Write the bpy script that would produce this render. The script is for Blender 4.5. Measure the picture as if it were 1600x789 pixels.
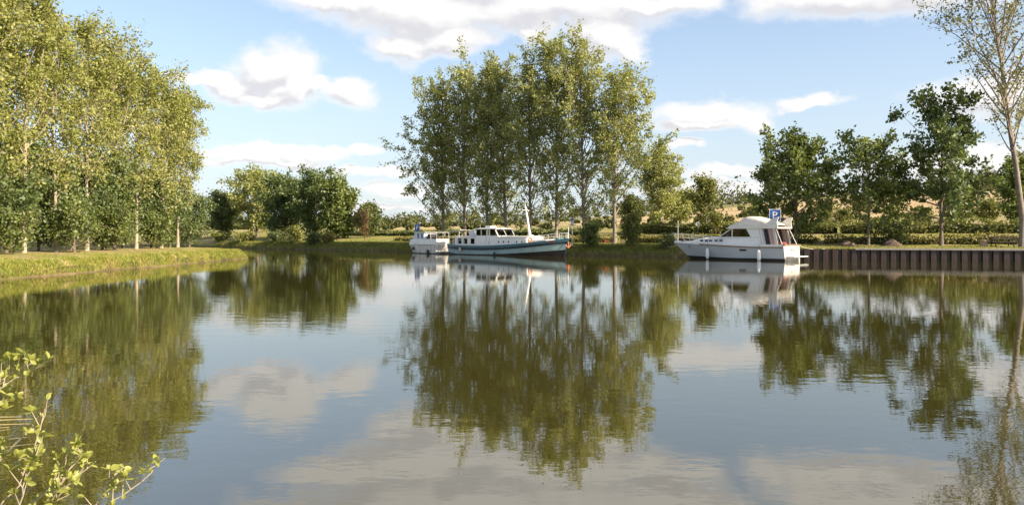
import bpy, math, random
import numpy as np
from mathutils import Vector, Matrix

random.seed(7)
for o in list(bpy.data.objects):
    bpy.data.objects.remove(o)
scene = bpy.context.scene
COL = scene.collection
PI = math.pi
R = math.radians

# ------------------------------------------------------------------ camera
HOR, FPX, CAMZ = 369.0, 1200.0, 2.2          # horizon row and focal length in the 1600 px photo
cam_d = bpy.data.cameras.new('camera')
cam = bpy.data.objects.new('camera', cam_d)
COL.objects.link(cam)
cam.location = (0, 0, CAMZ)
cam.rotation_euler = (PI / 2, 0, 0)
cam_d.sensor_width = 36.0
cam_d.lens = 36.0 * FPX / 1600.0
cam_d.shift_y = -(394.5 - HOR) / 1600.0
cam_d.clip_start = 0.05
cam_d.clip_end = 6000
scene.camera = cam

# ------------------------------------------------------------------ sun, sky, exposure
SUN_AZ = R(-27)                                 # from +X, towards the camera
SUN_EL = R(28)
sdir = Vector((math.cos(SUN_EL) * math.cos(SUN_AZ), math.cos(SUN_EL) * math.sin(SUN_AZ), math.sin(SUN_EL)))
sun_d = bpy.data.lights.new('sun', 'SUN')
sun_d.energy = 5.0
sun_d.angle = R(0.55)
sun_d.color = (1.0, 0.85, 0.65)
sun = bpy.data.objects.new('sun', sun_d)
COL.objects.link(sun)
sun.rotation_euler = sdir.to_track_quat('Z', 'Y').to_euler()

scene.view_settings.view_transform = 'Standard'
scene.view_settings.look = 'None'
scene.view_settings.gamma = 1.0
scene.view_settings.use_curve_mapping = False
scene.view_settings.exposure = 1.36

world = bpy.data.worlds.new('World')
scene.world = world
world.use_nodes = True


def build_world():
    nt = world.node_tree
    N, K = nt.nodes, nt.links
    N.clear()

    def nd(t, **kw):
        n = N.new(t)
        for k, v in kw.items():
            setattr(n, k, v)
        return n

    def setin(sock, v):
        if isinstance(v, bpy.types.NodeSocket):
            K.new(v, sock)
        else:
            sock.default_value = v

    def math_(op, a, b=0.0, c=None, clamp=False):
        n = nd('ShaderNodeMath', operation=op)
        n.use_clamp = clamp
        setin(n.inputs[0], a)
        setin(n.inputs[1], b)
        if c is not None:
            setin(n.inputs[2], c)
        return n.outputs[0]

    def vmath(op, a, b=None, c=None):
        n = nd('ShaderNodeVectorMath', operation=op)
        setin(n.inputs[0], a)
        if b is not None:
            setin(n.inputs[1], b)
        if c is not None:
            setin(n.inputs[2], c)
        return n.outputs['Value'] if op in ('LENGTH', 'DOT_PRODUCT') else n.outputs[0]

    def smooth(x, a, b):
        n = nd('ShaderNodeMapRange', interpolation_type='SMOOTHSTEP')
        setin(n.inputs[0], x)
        n.inputs[1].default_value = a
        n.inputs[2].default_value = b
        return n.outputs[0]

    sky = nd('ShaderNodeTexSky', sky_type='NISHITA')
    sky.sun_disc = False
    sky.sun_elevation = SUN_EL
    sky.sun_rotation = PI / 2 - SUN_AZ
    sky.altitude = 100
    sky.air_density = 1.0
    sky.dust_density = 1.2
    sky.ozone_density = 1.3
    bg_sky = nd('ShaderNodeBackground')
    K.new(sky.outputs[0], bg_sky.inputs[0])
    bg_sky.inputs[1].default_value = 0.090

    tc = nd('ShaderNodeTexCoord')
    d = tc.outputs['Generated']
    sp = nd('ShaderNodeSeparateXYZ')
    K.new(d, sp.inputs[0])
    az = math_('ARCTAN2', sp.outputs[0], sp.outputs[1])
    el = math_('ARCSINE', sp.outputs[2])
    cb = nd('ShaderNodeCombineXYZ')
    K.new(az, cb.inputs[0])
    K.new(el, cb.inputs[1])
    uv = cb.outputs[0]
    # ragged cumulus edges: displace the direction with turbulence
    st = vmath('MULTIPLY', uv, (1.0, 1.5, 1.0))
    n1 = nd('ShaderNodeTexNoise')
    n1.inputs['Scale'].default_value = 13.0
    n1.inputs['Detail'].default_value = 9.0
    n1.inputs['Roughness'].default_value = 0.56
    K.new(st, n1.inputs['Vector'])
    off = vmath('SUBTRACT', n1.outputs['Color'], (0.5, 0.5, 0.5))
    off = vmath('MULTIPLY', off, (0.10, 0.055, 0.0))
    p = vmath('ADD', uv, off)
    puffs = [
        # (px, py, rx, ry) in photo pixels: cumulus left of the tall poplars
        (432, 106, 56, 32), (382, 132, 48, 22), (458, 134, 34, 34), (540, 145, 40, 21), (300, 117, 40, 8),
        (430, 152, 62, 13), (500, 125, 14, 12), (345, 112, 30, 9),
        # flat band low on the left
        (400, 234, 72, 11), (480, 238, 66, 11), (522, 230, 44, 9), (572, 228, 25, 9), (385, 251, 60, 9), (450, 253, 62, 8),
        # large cloud overhead
        (540, 4, 110, 20), (660, 20, 150, 42), (625, 72, 50, 24), (700, 58, 80, 25), (860, 12, 210, 38),
        (945, 58, 60, 32), (985, 72, 28, 22), (760, -45, 330, 52), (830, 48, 30, 14), (1020, 2, 110, 20), (560, -60, 190, 40),
        (1060, -50, 110, 35),
        (1330, -8, 125, 30), (1440, -30, 105, 38), (1390, -50, 150, 30),
        # right of the poplars
        (1100, 178, 84, 17), (1060, 172, 48, 14), (1160, 189, 34, 17), (1088, 198, 66, 10), (1262, 163, 36, 9), (1270, 168, 24, 6),
        (1068, 231, 34, 7),
        # low banks near the horizon
        (590, 272, 62, 9), (610, 300, 60, 10), (1140, 272, 75, 11), (1110, 296, 90, 9), (1560, 150, 75, 26), (1520, 255, 120, 20),
        (1230, 305, 110, 9), (560, 322, 120, 6),
    ]
    n2 = nd('ShaderNodeTexNoise')
    n2.inputs['Scale'].default_value = 34.0
    n2.inputs['Detail'].default_value = 6.0
    K.new(st, n2.inputs['Vector'])

    def field(pp):
        D = None
        for (px, py, rx, ry) in puffs:
            a = math.atan((px - 800) / FPX)
            e = math.atan((HOR - py) / FPX * math.cos(a))
            sx, sy = FPX / rx * math.cos(a), FPX / ry
            q = vmath('MULTIPLY_ADD', pp, (sx, sy, 0.0), (-a * sx, -e * sy, 0.0))
            l = vmath('LENGTH', q)
            D = l if D is None else math_('SMOOTH_MIN', D, l, 0.18)
        return D
    Dn = math_('MULTIPLY_ADD', n2.outputs['Fac'], 0.75, field(p))
    dens_in = smooth(Dn, 1.80, 0.98)
    # the cloud seen a little further towards the sun: thicker there means this side is shaded
    shift = (0.012, 0.016, 0.0)
    n1b = nd('ShaderNodeTexNoise')
    n1b.inputs['Scale'].default_value = 13.0
    n1b.inputs['Detail'].default_value = 5.0
    n1b.inputs['Roughness'].default_value = 0.56
    uvb = vmath('ADD', uv, shift)
    K.new(vmath('MULTIPLY', uvb, (1.0, 1.5, 1.0)), n1b.inputs['Vector'])
    offb = vmath('MULTIPLY', vmath('SUBTRACT', n1b.outputs['Color'], (0.5, 0.5, 0.5)), (0.10, 0.055, 0.0))
    Ds = math_('ADD', field(vmath('ADD', uvb, offb)), 0.375)
    lit = math_('SUBTRACT', Ds, Dn)
    # the same fair-weather clouds go on over the rest of the sky
    zc = math_('MAXIMUM', sp.outputs[2], 0.06)
    pl = nd('ShaderNodeCombineXYZ')
    K.new(math_('DIVIDE', sp.outputs[0], zc), pl.inputs[0])
    K.new(math_('DIVIDE', sp.outputs[1], zc), pl.inputs[1])
    n3 = nd('ShaderNodeTexNoise')
    n3.inputs['Scale'].default_value = 0.55
    n3.inputs['Detail'].default_value = 8.0
    K.new(pl.outputs[0], n3.inputs['Vector'])
    g = smooth(n3.outputs['Fac'], 0.53, 0.63)
    outm = math_('MAXIMUM', smooth(math_('ABSOLUTE', az), 0.70, 0.85), smooth(el, 0.40, 0.5))
    g = math_('MULTIPLY', g, outm)
    g = math_('MULTIPLY', g, smooth(el, 0.0, 0.12))
    dens = math_('MAXIMUM', dens_in, g)
    dens = math_('MULTIPLY', dens, 0.94)
    hz = math_('MULTIPLY_ADD', smooth(el, 0.30, 0.0), 0.48, 0.24)      # pale summer haze, thicker low over the horizon, all round
    # light and grey parts of the clouds
    gr = math_('MULTIPLY', smooth(lit, 0.22, -0.42), smooth(Dn, 1.5, 1.05))
    mixc = nd('ShaderNodeMix', data_type='RGBA')
    K.new(gr, mixc.inputs['Factor'])
    mixc.inputs['A'].default_value = (0.415, 0.405, 0.397, 1)
    mixc.inputs['B'].default_value = (0.305, 0.301, 0.312, 1)
    bg_c = nd('ShaderNodeBackground')
    K.new(mixc.outputs['Result'], bg_c.inputs[0])
    bg_c.inputs[1].default_value = 1.0
    bg_v = nd('ShaderNodeBackground')
    bg_v.inputs[0].default_value = (0.278, 0.306, 0.345, 1)
    mv = nd('ShaderNodeMixShader')
    K.new(hz, mv.inputs[0])
    K.new(bg_sky.outputs[0], mv.inputs[1])
    K.new(bg_v.outputs[0], mv.inputs[2])
    ms = nd('ShaderNodeMixShader')
    K.new(dens, ms.inputs[0])
    K.new(mv.outputs[0], ms.inputs[1])
    K.new(bg_c.outputs[0], ms.inputs[2])
    out = nd('ShaderNodeOutputWorld')
    K.new(ms.outputs[0], out.inputs[0])


build_world()

# ------------------------------------------------------------------ materials


def mat(name, color, rough=0.6, metal=0.0, spec=0.5, noise=0.0, nscale=3.0, bump=0.0, bscale=20.0, c2=None):
    m = bpy.data.materials.new(name)
    m.use_nodes = True
    nt = m.node_tree
    b = nt.nodes['Principled BSDF']
    b.inputs['Roughness'].default_value = rough
    b.inputs['Metallic'].default_value = metal
    b.inputs['Specular IOR Level'].default_value = spec
    col = (*color, 1)
    b.inputs['Base Color'].default_value = col
    if noise > 0 or c2 is not None:
        tc = nt.nodes.new('ShaderNodeTexCoord')
        n = nt.nodes.new('ShaderNodeTexNoise')
        n.inputs['Scale'].default_value = nscale
        n.inputs['Detail'].default_value = 7
        n.inputs['Roughness'].default_value = 0.65
        nt.links.new(tc.outputs['Object'], n.inputs['Vector'])
        rp = nt.nodes.new('ShaderNodeValToRGB')
        rp.color_ramp.elements[0].position = 0.36
        rp.color_ramp.elements[1].position = 0.66
        k = 1 - noise
        rp.color_ramp.elements[0].color = (*(c2 if c2 is not None else tuple(c * k for c in color)), 1)
        rp.color_ramp.elements[1].color = col
        nt.links.new(n.outputs['Fac'], rp.inputs[0])
        nt.links.new(rp.outputs[0], b.inputs['Base Color'])
    if bump > 0:
        tc = nt.nodes.new('ShaderNodeTexCoord')
        n = nt.nodes.new('ShaderNodeTexNoise')
        n.inputs['Scale'].default_value = bscale
        n.inputs['Detail'].default_value = 6
        nt.links.new(tc.outputs['Object'], n.inputs['Vector'])
        bp = nt.nodes.new('ShaderNodeBump')
        bp.inputs['Strength'].default_value = bump
        bp.inputs['Distance'].default_value = 0.03
        nt.links.new(n.outputs['Fac'], bp.inputs['Height'])
        nt.links.new(bp.outputs[0], b.inputs['Normal'])
    return m


def leaf_mat(name, cols, transl=0.35, gloss=0.06):
    m = bpy.data.materials.new(name)
    m.use_nodes = True
    nt = m.node_tree
    N, K = nt.nodes, nt.links
    N.clear()
    geo = N.new('ShaderNodeNewGeometry')
    rp = N.new('ShaderNodeValToRGB')
    els = rp.color_ramp.elements
    while len(els) < len(cols):
        els.new(0.5)
    for i, c in enumerate(cols):
        els[i].position = i / max(1, len(cols) - 1)
        els[i].color = (*c, 1)
    tcn = N.new('ShaderNodeTexCoord')
    nz = N.new('ShaderNodeTexNoise')
    nz.inputs['Scale'].default_value = 0.55
    nz.inputs['Detail'].default_value = 3
    K.new(tcn.outputs['Object'], nz.inputs['Vector'])
    mrn = N.new('ShaderNodeMapRange')
    mrn.inputs[1].default_value = 0.32
    mrn.inputs[2].default_value = 0.68
    mrn.inputs[4].default_value = 0.58
    K.new(nz.outputs['Fac'], mrn.inputs[0])
    fa = N.new('ShaderNodeMath')
    fa.operation = 'MULTIPLY_ADD'
    K.new(geo.outputs['Random Per Island'], fa.inputs[0])
    fa.inputs[1].default_value = 0.42
    K.new(mrn.outputs[0], fa.inputs[2])
    K.new(fa.outputs[0], rp.inputs[0])
    df = N.new('ShaderNodeBsdfDiffuse')
    tr = N.new('ShaderNodeBsdfTranslucent')
    gl = N.new('ShaderNodeBsdfGlossy')
    gl.inputs['Roughness'].default_value = 0.6
    gl.inputs['Color'].default_value = (0.9, 0.9, 0.9, 1)
    K.new(rp.outputs[0], df.inputs[0])
    K.new(rp.outputs[0], tr.inputs[0])
    m1 = N.new('ShaderNodeMixShader')
    m1.inputs[0].default_value = transl
    K.new(df.outputs[0], m1.inputs[1])
    K.new(tr.outputs[0], m1.inputs[2])
    m2 = N.new('ShaderNodeMixShader')
    m2.inputs[0].default_value = gloss
    K.new(m1.outputs[0], m2.inputs[1])
    K.new(gl.outputs[0], m2.inputs[2])
    o = N.new('ShaderNodeOutputMaterial')
    K.new(m2.outputs[0], o.inputs[0])
    return m


M = {}
M['poplar'] = leaf_mat('poplar_leaves', [(0.16, 0.19, 0.028), (0.24, 0.265, 0.048), (0.32, 0.33, 0.09), (0.42, 0.42, 0.20)], 0.48, 0.04)
M['poplar_gold'] = leaf_mat('sunlit_poplar_leaves', [(0.14, 0.165, 0.022), (0.22, 0.24, 0.042), (0.30, 0.305, 0.08), (0.40, 0.395, 0.19)], 0.44, 0.03)
M['oak'] = leaf_mat('dark_leaves', [(0.060, 0.098, 0.017), (0.098, 0.14, 0.024), (0.16, 0.195, 0.035)], 0.46, 0.05)
M['maple'] = leaf_mat('fresh_green_leaves', [(0.075, 0.115, 0.016), (0.13, 0.17, 0.022), (0.21, 0.235, 0.036)], 0.46, 0.05)
M['shrub'] = leaf_mat('undergrowth_leaves', [(0.06, 0.088, 0.018), (0.10, 0.13, 0.025), (0.16, 0.18, 0.04)], 0.42, 0.04)
M['lime'] = leaf_mat('lime_shrub_leaves', [(0.13, 0.15, 0.025), (0.19, 0.20, 0.035), (0.26, 0.25, 0.06)], 0.35, 0.04)
M['far'] = leaf_mat('far_leaves', [(0.055, 0.068, 0.030), (0.085, 0.095, 0.035), (0.12, 0.12, 0.045)], 0.25, 0.0)
M['sparse'] = leaf_mat('sparse_poplar_leaves', [(0.13, 0.14, 0.04), (0.19, 0.195, 0.06), (0.27, 0.26, 0.10)], 0.35, 0.05)
M['hedge'] = leaf_mat('hedge_leaves', [(0.10, 0.12, 0.022), (0.16, 0.175, 0.032), (0.25, 0.24, 0.055)], 0.36, 0.03)
M['lowhedge'] = leaf_mat('low_hedge_leaves', [(0.11, 0.09, 0.025), (0.19, 0.17, 0.035), (0.28, 0.25, 0.05)], 0.28, 0.03)
M['straw'] = leaf_mat('straw_stalk', [(0.30, 0.25, 0.12), (0.36, 0.31, 0.16)], 0.1, 0.02)
M['dead'] = leaf_mat('dry_twigs', [(0.16, 0.10, 0.05), (0.24, 0.16, 0.09)], 0.2, 0.0)
M['grass'] = leaf_mat('grass_blades', [(0.10, 0.135, 0.02), (0.18, 0.205, 0.03), (0.26, 0.25, 0.05), (0.36, 0.29, 0.11)], 0.30, 0.03)
M['grass_sun'] = leaf_mat('sunlit_grass_blades', [(0.12, 0.16, 0.016), (0.19, 0.215, 0.024), (0.26, 0.25, 0.04), (0.34, 0.27, 0.10)], 0.30, 0.03)
M['near_leaf'] = leaf_mat('near_shrub_leaf', [(0.24, 0.26, 0.03), (0.33, 0.34, 0.06)], 0.42, 0.06)
M['bark'] = mat('bark', (0.16, 0.125, 0.09), 0.9, noise=0.5, nscale=4, bump=0.5, bscale=9)
M['bark_pale'] = mat('pale_bark', (0.36, 0.30, 0.22), 0.9, noise=0.45, nscale=3, bump=0.4, bscale=8)
M['bark_grey'] = mat('grey_bark', (0.24, 0.20, 0.16), 0.9, noise=0.4, nscale=3, bump=0.4, bscale=8)
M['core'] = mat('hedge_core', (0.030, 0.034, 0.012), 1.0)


def ground_mat(name, far=False, tan=0.5):
    m = bpy.data.materials.new(name)
    m.use_nodes = True
    nt = m.node_tree
    N, K = nt.nodes, nt.links
    b = N['Principled BSDF']
    b.inputs['Roughness'].default_value = 0.95
    b.inputs['Specular IOR Level'].default_value = 0.15
    geo = N.new('ShaderNodeNewGeometry')

    def noise(scale, det=6, vec=None):
        n = N.new('ShaderNodeTexNoise')
        n.inputs['Scale'].default_value = scale
        n.inputs['Detail'].default_value = det
        K.new(vec or geo.outputs['Position'], n.inputs['Vector'])
        return n.outputs['Fac']

    def ramp(f, stops):
        r = N.new('ShaderNodeValToRGB')
        e = r.color_ramp.elements
        while len(e) < len(stops):
            e.new(0.5)
        for i, (pp, c) in enumerate(stops):
            e[i].position = pp
            e[i].color = (*c, 1)
        K.new(f, r.inputs[0])
        return r.outputs[0]

    def mix(f, a, c):
        x = N.new('ShaderNodeMix')
        x.data_type = 'RGBA'
        K.new(f, x.inputs['Factor'])
        K.new(a, x.inputs['A'])
        K.new(c, x.inputs['B'])
        return x.outputs['Result']
    green = ramp(noise(1.4, 8), [(0.3, (0.11, 0.14, 0.022)), (0.5, (0.19, 0.20, 0.034)), (0.7, (0.28, 0.25, 0.075))])
    straw = ramp(noise(2.5, 8), [(0.3, (0.20, 0.155, 0.07)), (0.7, (0.33, 0.26, 0.12))])
    fac = ramp(noise(0.22, 4), [(0.5 - 0.12 + (0.5 - tan) * 0.3, (0, 0, 0)), (0.5 + 0.12 + (0.5 - tan) * 0.3, (1, 1, 1))])
    c = mix(fac, green, straw)
    soil = ramp(noise(3.0, 8), [(0.3, (0.035, 0.026, 0.016)), (0.7, (0.10, 0.072, 0.040))])
    sep = N.new('ShaderNodeSeparateXYZ')
    K.new(geo.outputs['True Normal'], sep.inputs[0])
    mr = N.new('ShaderNodeMapRange')
    mr.inputs[1].default_value = 0.30 if far else 0.50
    mr.inputs[2].default_value = 0.52 if far else 0.75
    mr.inputs[3].default_value = 1
    mr.inputs[4].default_value = 0
    K.new(sep.outputs[2], mr.inputs[0])
    c = mix(mr.outputs[0], c, soil)
    if far:
        # ripe corn and stubble fields beyond the hedges
        vo = N.new('ShaderNodeTexVoronoi')
        vo.inputs['Scale'].default_value = 0.0085
        mp = N.new('ShaderNodeMapping')
        mp.inputs['Rotation'].default_value = (0, 0, 0.5)
        mp.inputs['Scale'].default_value = (0.6, 1.5, 0.0)
        K.new(geo.outputs['Position'], mp.inputs[0])
        K.new(mp.outputs[0], vo.inputs['Vector'])
        sx = N.new('ShaderNodeSeparateColor')
        K.new(vo.outputs['Color'], sx.inputs[0])
        fld = ramp(sx.outputs[0], [(0.0, (0.40, 0.29, 0.15)), (0.30, (0.43, 0.32, 0.18)), (0.42, (0.17, 0.165, 0.05)), (0.62, (0.20, 0.19, 0.06)), (0.72, (0.42, 0.32, 0.17)), (1.0, (0.15, 0.15, 0.05))])
        sp = N.new('ShaderNodeSeparateXYZ')
        K.new(geo.outputs['Position'], sp.inputs[0])
        # distance from the canal line
        dp = N.new('ShaderNodeVectorMath')
        dp.operation = 'DOT_PRODUCT'
        K.new(geo.outputs['Position'], dp.inputs[0])
        dp.inputs[1].default_value = (0.669, 0.743, 0)
        m2 = N.new('ShaderNodeMapRange')
        m2.inputs[1].default_value = 70.46 + 70
        m2.inputs[2].default_value = 70.46 + 76
        K.new(dp.outputs['Value'], m2.inputs[0])
        c = mix(m2.outputs[0], c, fld)
    K.new(c, b.inputs['Base Color'])
    bp = N.new('ShaderNodeBump')
    bp.inputs['Strength'].default_value = 0.7
    bp.inputs['Distance'].default_value = 0.12
    K.new(noise(5.0, 8), bp.inputs['Height'])
    K.new(bp.outputs[0], b.inputs['Normal'])
    return m


M['ground'] = ground_mat('meadow', far=True, tan=0.5)
M['ground_left'] = ground_mat('towpath_grass', far=False, tan=0.72)


def water_mat():
    m = bpy.data.materials.new('canal_water')
    m.use_nodes = True
    nt = m.node_tree
    N, K = nt.nodes, nt.links
    b = N['Principled BSDF']
    b.inputs['Base Color'].default_value = (0.034, 0.029, 0.006, 1)
    b.inputs['Roughness'].default_value = 0.015
    b.inputs['IOR'].default_value = 3.0
    b.inputs['Specular IOR Level'].default_value = 0.5
    b.inputs['Specular Tint'].default_value = (1.0, 0.98, 0.93, 1)
    geo = N.new('ShaderNodeNewGeometry')

    def noise(sc, det, mscale, rot=0.0):
        mp = N.new('ShaderNodeMapping')
        mp.inputs['Scale'].default_value = mscale
        mp.inputs['Rotation'].default_value = (0, 0, rot)
        K.new(geo.outputs['Position'], mp.inputs[0])
        n = N.new('ShaderNodeTexNoise')
        n.inputs['Scale'].default_value = sc
        n.inputs['Detail'].default_value = det
        n.inputs['Roughness'].default_value = 0.5
        K.new(mp.outputs[0], n.inputs['Vector'])
        return n.outputs['Fac']
    a = noise(2.6, 3, (0.55, 1.0, 1.0), 0.15)
    c = noise(9.0, 2, (0.6, 1.0, 1.0), -0.2)
    w = noise(0.10, 3, (0.6, 1.4, 1.0), 0.3)      # calmer and livelier patches
    mr = N.new('ShaderNodeMapRange')
    mr.inputs[1].default_value = 0.35
    mr.inputs[2].default_value = 0.7
    mr.inputs[3].default_value = 0.35
    mr.inputs[4].default_value = 1.3
    K.new(w, mr.inputs[0])
    ad = N.new('ShaderNodeMath')
    ad.operation = 'MULTIPLY_ADD'
    K.new(c, ad.inputs[0])
    ad.inputs[1].default_value = 0.22
    K.new(a, ad.inputs[2])
    mu = N.new('ShaderNodeMath')
    mu.operation = 'MULTIPLY'
    K.new(ad.outputs[0], mu.inputs[0])
    K.new(mr.outputs[0], mu.inputs[1])
    bp = N.new('ShaderNodeBump')
    bp.inputs['Strength'].default_value = 1.0
    bp.inputs['Distance'].default_value = 0.0030
    K.new(mu.outputs[0], bp.inputs['Height'])
    K.new(bp.outputs[0], b.inputs['Normal'])
    return m


M['water'] = water_mat()
M['white'] = mat('white_boat_paint', (0.80, 0.79, 0.76), 0.35, noise=0.10, nscale=2.0)
M['cream'] = mat('cream_gelcoat', (0.72, 0.68, 0.60), 0.35, noise=0.10, nscale=1.5)
M['hullwhite_plain'] = mat('stained_white_hull', (0.66, 0.63, 0.57), 0.45, noise=0.25, nscale=1.6)
def stained_mat(name, base, stain):
    m = mat(name, base, .45)
    nt = m.node_tree
    b = nt.nodes['Principled BSDF']
    tc = nt.nodes.new('ShaderNodeTexCoord')
    mp = nt.nodes.new('ShaderNodeMapping')
    mp.inputs['Scale'].default_value = (3.2, 3.2, .35)
    n = nt.nodes.new('ShaderNodeTexNoise')
    n.inputs['Scale'].default_value = 1.6
    n.inputs['Detail'].default_value = 7
    rp = nt.nodes.new('ShaderNodeValToRGB')
    rp.color_ramp.elements[0].position = .34
    rp.color_ramp.elements[1].position = .52
    rp.color_ramp.elements[0].color = (*stain, 1)
    rp.color_ramp.elements[1].color = (*base, 1)
    nt.links.new(tc.outputs['Object'], mp.inputs[0])
    nt.links.new(mp.outputs[0], n.inputs['Vector'])
    nt.links.new(n.outputs['Fac'], rp.inputs[0])
    nt.links.new(rp.outputs[0], b.inputs['Base Color'])
    return m


M['hullwhite'] = stained_mat('stained_white_hull', (0.64, 0.61, 0.56), (0.36, 0.31, 0.25))
M['transom'] = stained_mat('weathered_transom', (0.47, 0.465, 0.45), (0.36, 0.35, 0.33))
M['greyblue'] = mat('grey_blue_hull', (0.44, 0.46, 0.47), 0.3, noise=0.07, nscale=0.8)
M['teal'] = mat('teal_paint', (0.085, 0.19, 0.235), 0.4, noise=0.2, nscale=1.2)
M['paleteal'] = mat('pale_teal_paint', (0.29, 0.41, 0.42), 0.42, noise=0.28, nscale=1.0)
M['navy'] = mat('navy_band', (0.022, 0.038, 0.055), 0.4, noise=0.2, nscale=2)
M['black'] = mat('black_antifouling', (0.012, 0.011, 0.011), 0.6, noise=0.3, nscale=2)
M['rust'] = mat('rusty_waterline', (0.09, 0.04, 0.022), 0.8, noise=0.5, nscale=3)
M['wood'] = mat('varnished_rail', (0.26, 0.16, 0.08), 0.5, noise=0.35, nscale=5)
M['oldwood'] = mat('weathered_wood', (0.055, 0.04, 0.032), 0.85, noise=0.4, nscale=6)
M['redwood'] = mat('red_stained_wood', (0.42, 0.13, 0.06), 0.7, noise=0.3, nscale=6)
M['steel'] = mat('steel_tube', (0.62, 0.62, 0.62), 0.28, metal=0.9)
M['whitemetal'] = mat('white_tube', (0.72, 0.71, 0.68), 0.4)
M['canvas'] = mat('cream_canvas', (0.64, 0.59, 0.52), 0.85, noise=0.12, nscale=3, bump=0.5, bscale=4)
M['bluecanvas'] = mat('blue_window_cover', (0.16, 0.20, 0.36), 0.6, noise=0.2, nscale=3)
M['palecover'] = mat('pale_window_cover', (0.50, 0.56, 0.62), 0.5)
M['darkcloth'] = mat('dark_curtain', (0.035, 0.03, 0.04), 0.9)
M['paleclothe'] = mat('pale_curtain', (0.60, 0.56, 0.53), 0.9)
M['pinkcloth'] = mat('dusty_pink_curtain', (0.42, 0.30, 0.27), 0.9)
M['redcloth'] = mat('dark_red_cover', (0.16, 0.03, 0.03), 0.8)
M['rubber'] = mat('black_rubber', (0.02, 0.02, 0.02), 0.7)
M['orange'] = mat('orange_paint', (0.62, 0.17, 0.07), 0.5, noise=0.2, nscale=6)
M['signblue'] = mat('sign_blue', (0.018, 0.085, 0.33), 0.4)
M['signwhite'] = mat('sign_white', (0.78, 0.78, 0.78), 0.4)
M['signred'] = mat('sign_red', (0.5, 0.03, 0.03), 0.4)
M['galv'] = mat('galvanised_post', (0.42, 0.43, 0.43), 0.45, metal=0.6, noise=0.2, nscale=6)
M['lampdark'] = mat('lamp_dark_metal', (0.05, 0.06, 0.075), 0.5)
M['lampglass'] = mat('lamp_frosted_glass', (0.42, 0.44, 0.48), 0.25)
M['pile_plain'] = mat('rusty_sheet_pile', (0.105, 0.062, 0.045), 0.8, noise=0.5, nscale=2.5, bump=0.4, bscale=8)
M['pile'] = stained_mat('rusty_sheet_pile', (0.042, 0.025, 0.018), (0.016, 0.011, 0.009))
M['cap'] = mat('concrete_cap', (0.30, 0.275, 0.25), 0.9, noise=0.3, nscale=3, bump=0.3, bscale=10)
M['heap'] = mat('earth_heap', (0.15, 0.10, 0.08), 1.0, nscale=2.2, bump=1.0, bscale=7, c2=(0.085, 0.06, 0.045))
M['stump'] = mat('cut_wood', (0.40, 0.27, 0.17), 0.85, noise=0.3, nscale=6)
M['stone'] = mat('farmhouse_wall', (0.45, 0.38, 0.30), 0.9, noise=0.2, nscale=1)
M['roof'] = mat('slate_roof', (0.10, 0.09, 0.09), 0.8, noise=0.2, nscale=2)
M['void'] = mat('dark_interior', (0.012, 0.012, 0.014), 0.7)


def glass_mat(name, tint, t=0.45):
    m = bpy.data.materials.new(name)
    m.use_nodes = True
    nt = m.node_tree
    N, K = nt.nodes, nt.links
    N.clear()
    tr = N.new('ShaderNodeBsdfTransparent')
    tr.inputs[0].default_value = (*tint, 1)
    gl = N.new('ShaderNodeBsdfGlossy')
    gl.inputs['Roughness'].default_value = 0.03
    fr = N.new('ShaderNodeFresnel')
    fr.inputs[0].default_value = 1.55
    ad = N.new('ShaderNodeMath')
    ad.operation = 'ADD'
    K.new(fr.outputs[0], ad.inputs[0])
    ad.inputs[1].default_value = 0.06
    mx = N.new('ShaderNodeMixShader')
    K.new(ad.outputs[0], mx.inputs[0])
    K.new(tr.outputs[0], mx.inputs[1])
    K.new(gl.outputs[0], mx.inputs[2])
    o = N.new('ShaderNodeOutputMaterial')
    K.new(mx.outputs[0], o.inputs[0])
    return m


M['glass'] = glass_mat('clear_glass', (0.75, 0.78, 0.76))
M['smoked'] = glass_mat('smoked_glass', (0.22, 0.17, 0.14))

# ------------------------------------------------------------------ mesh helpers


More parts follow.
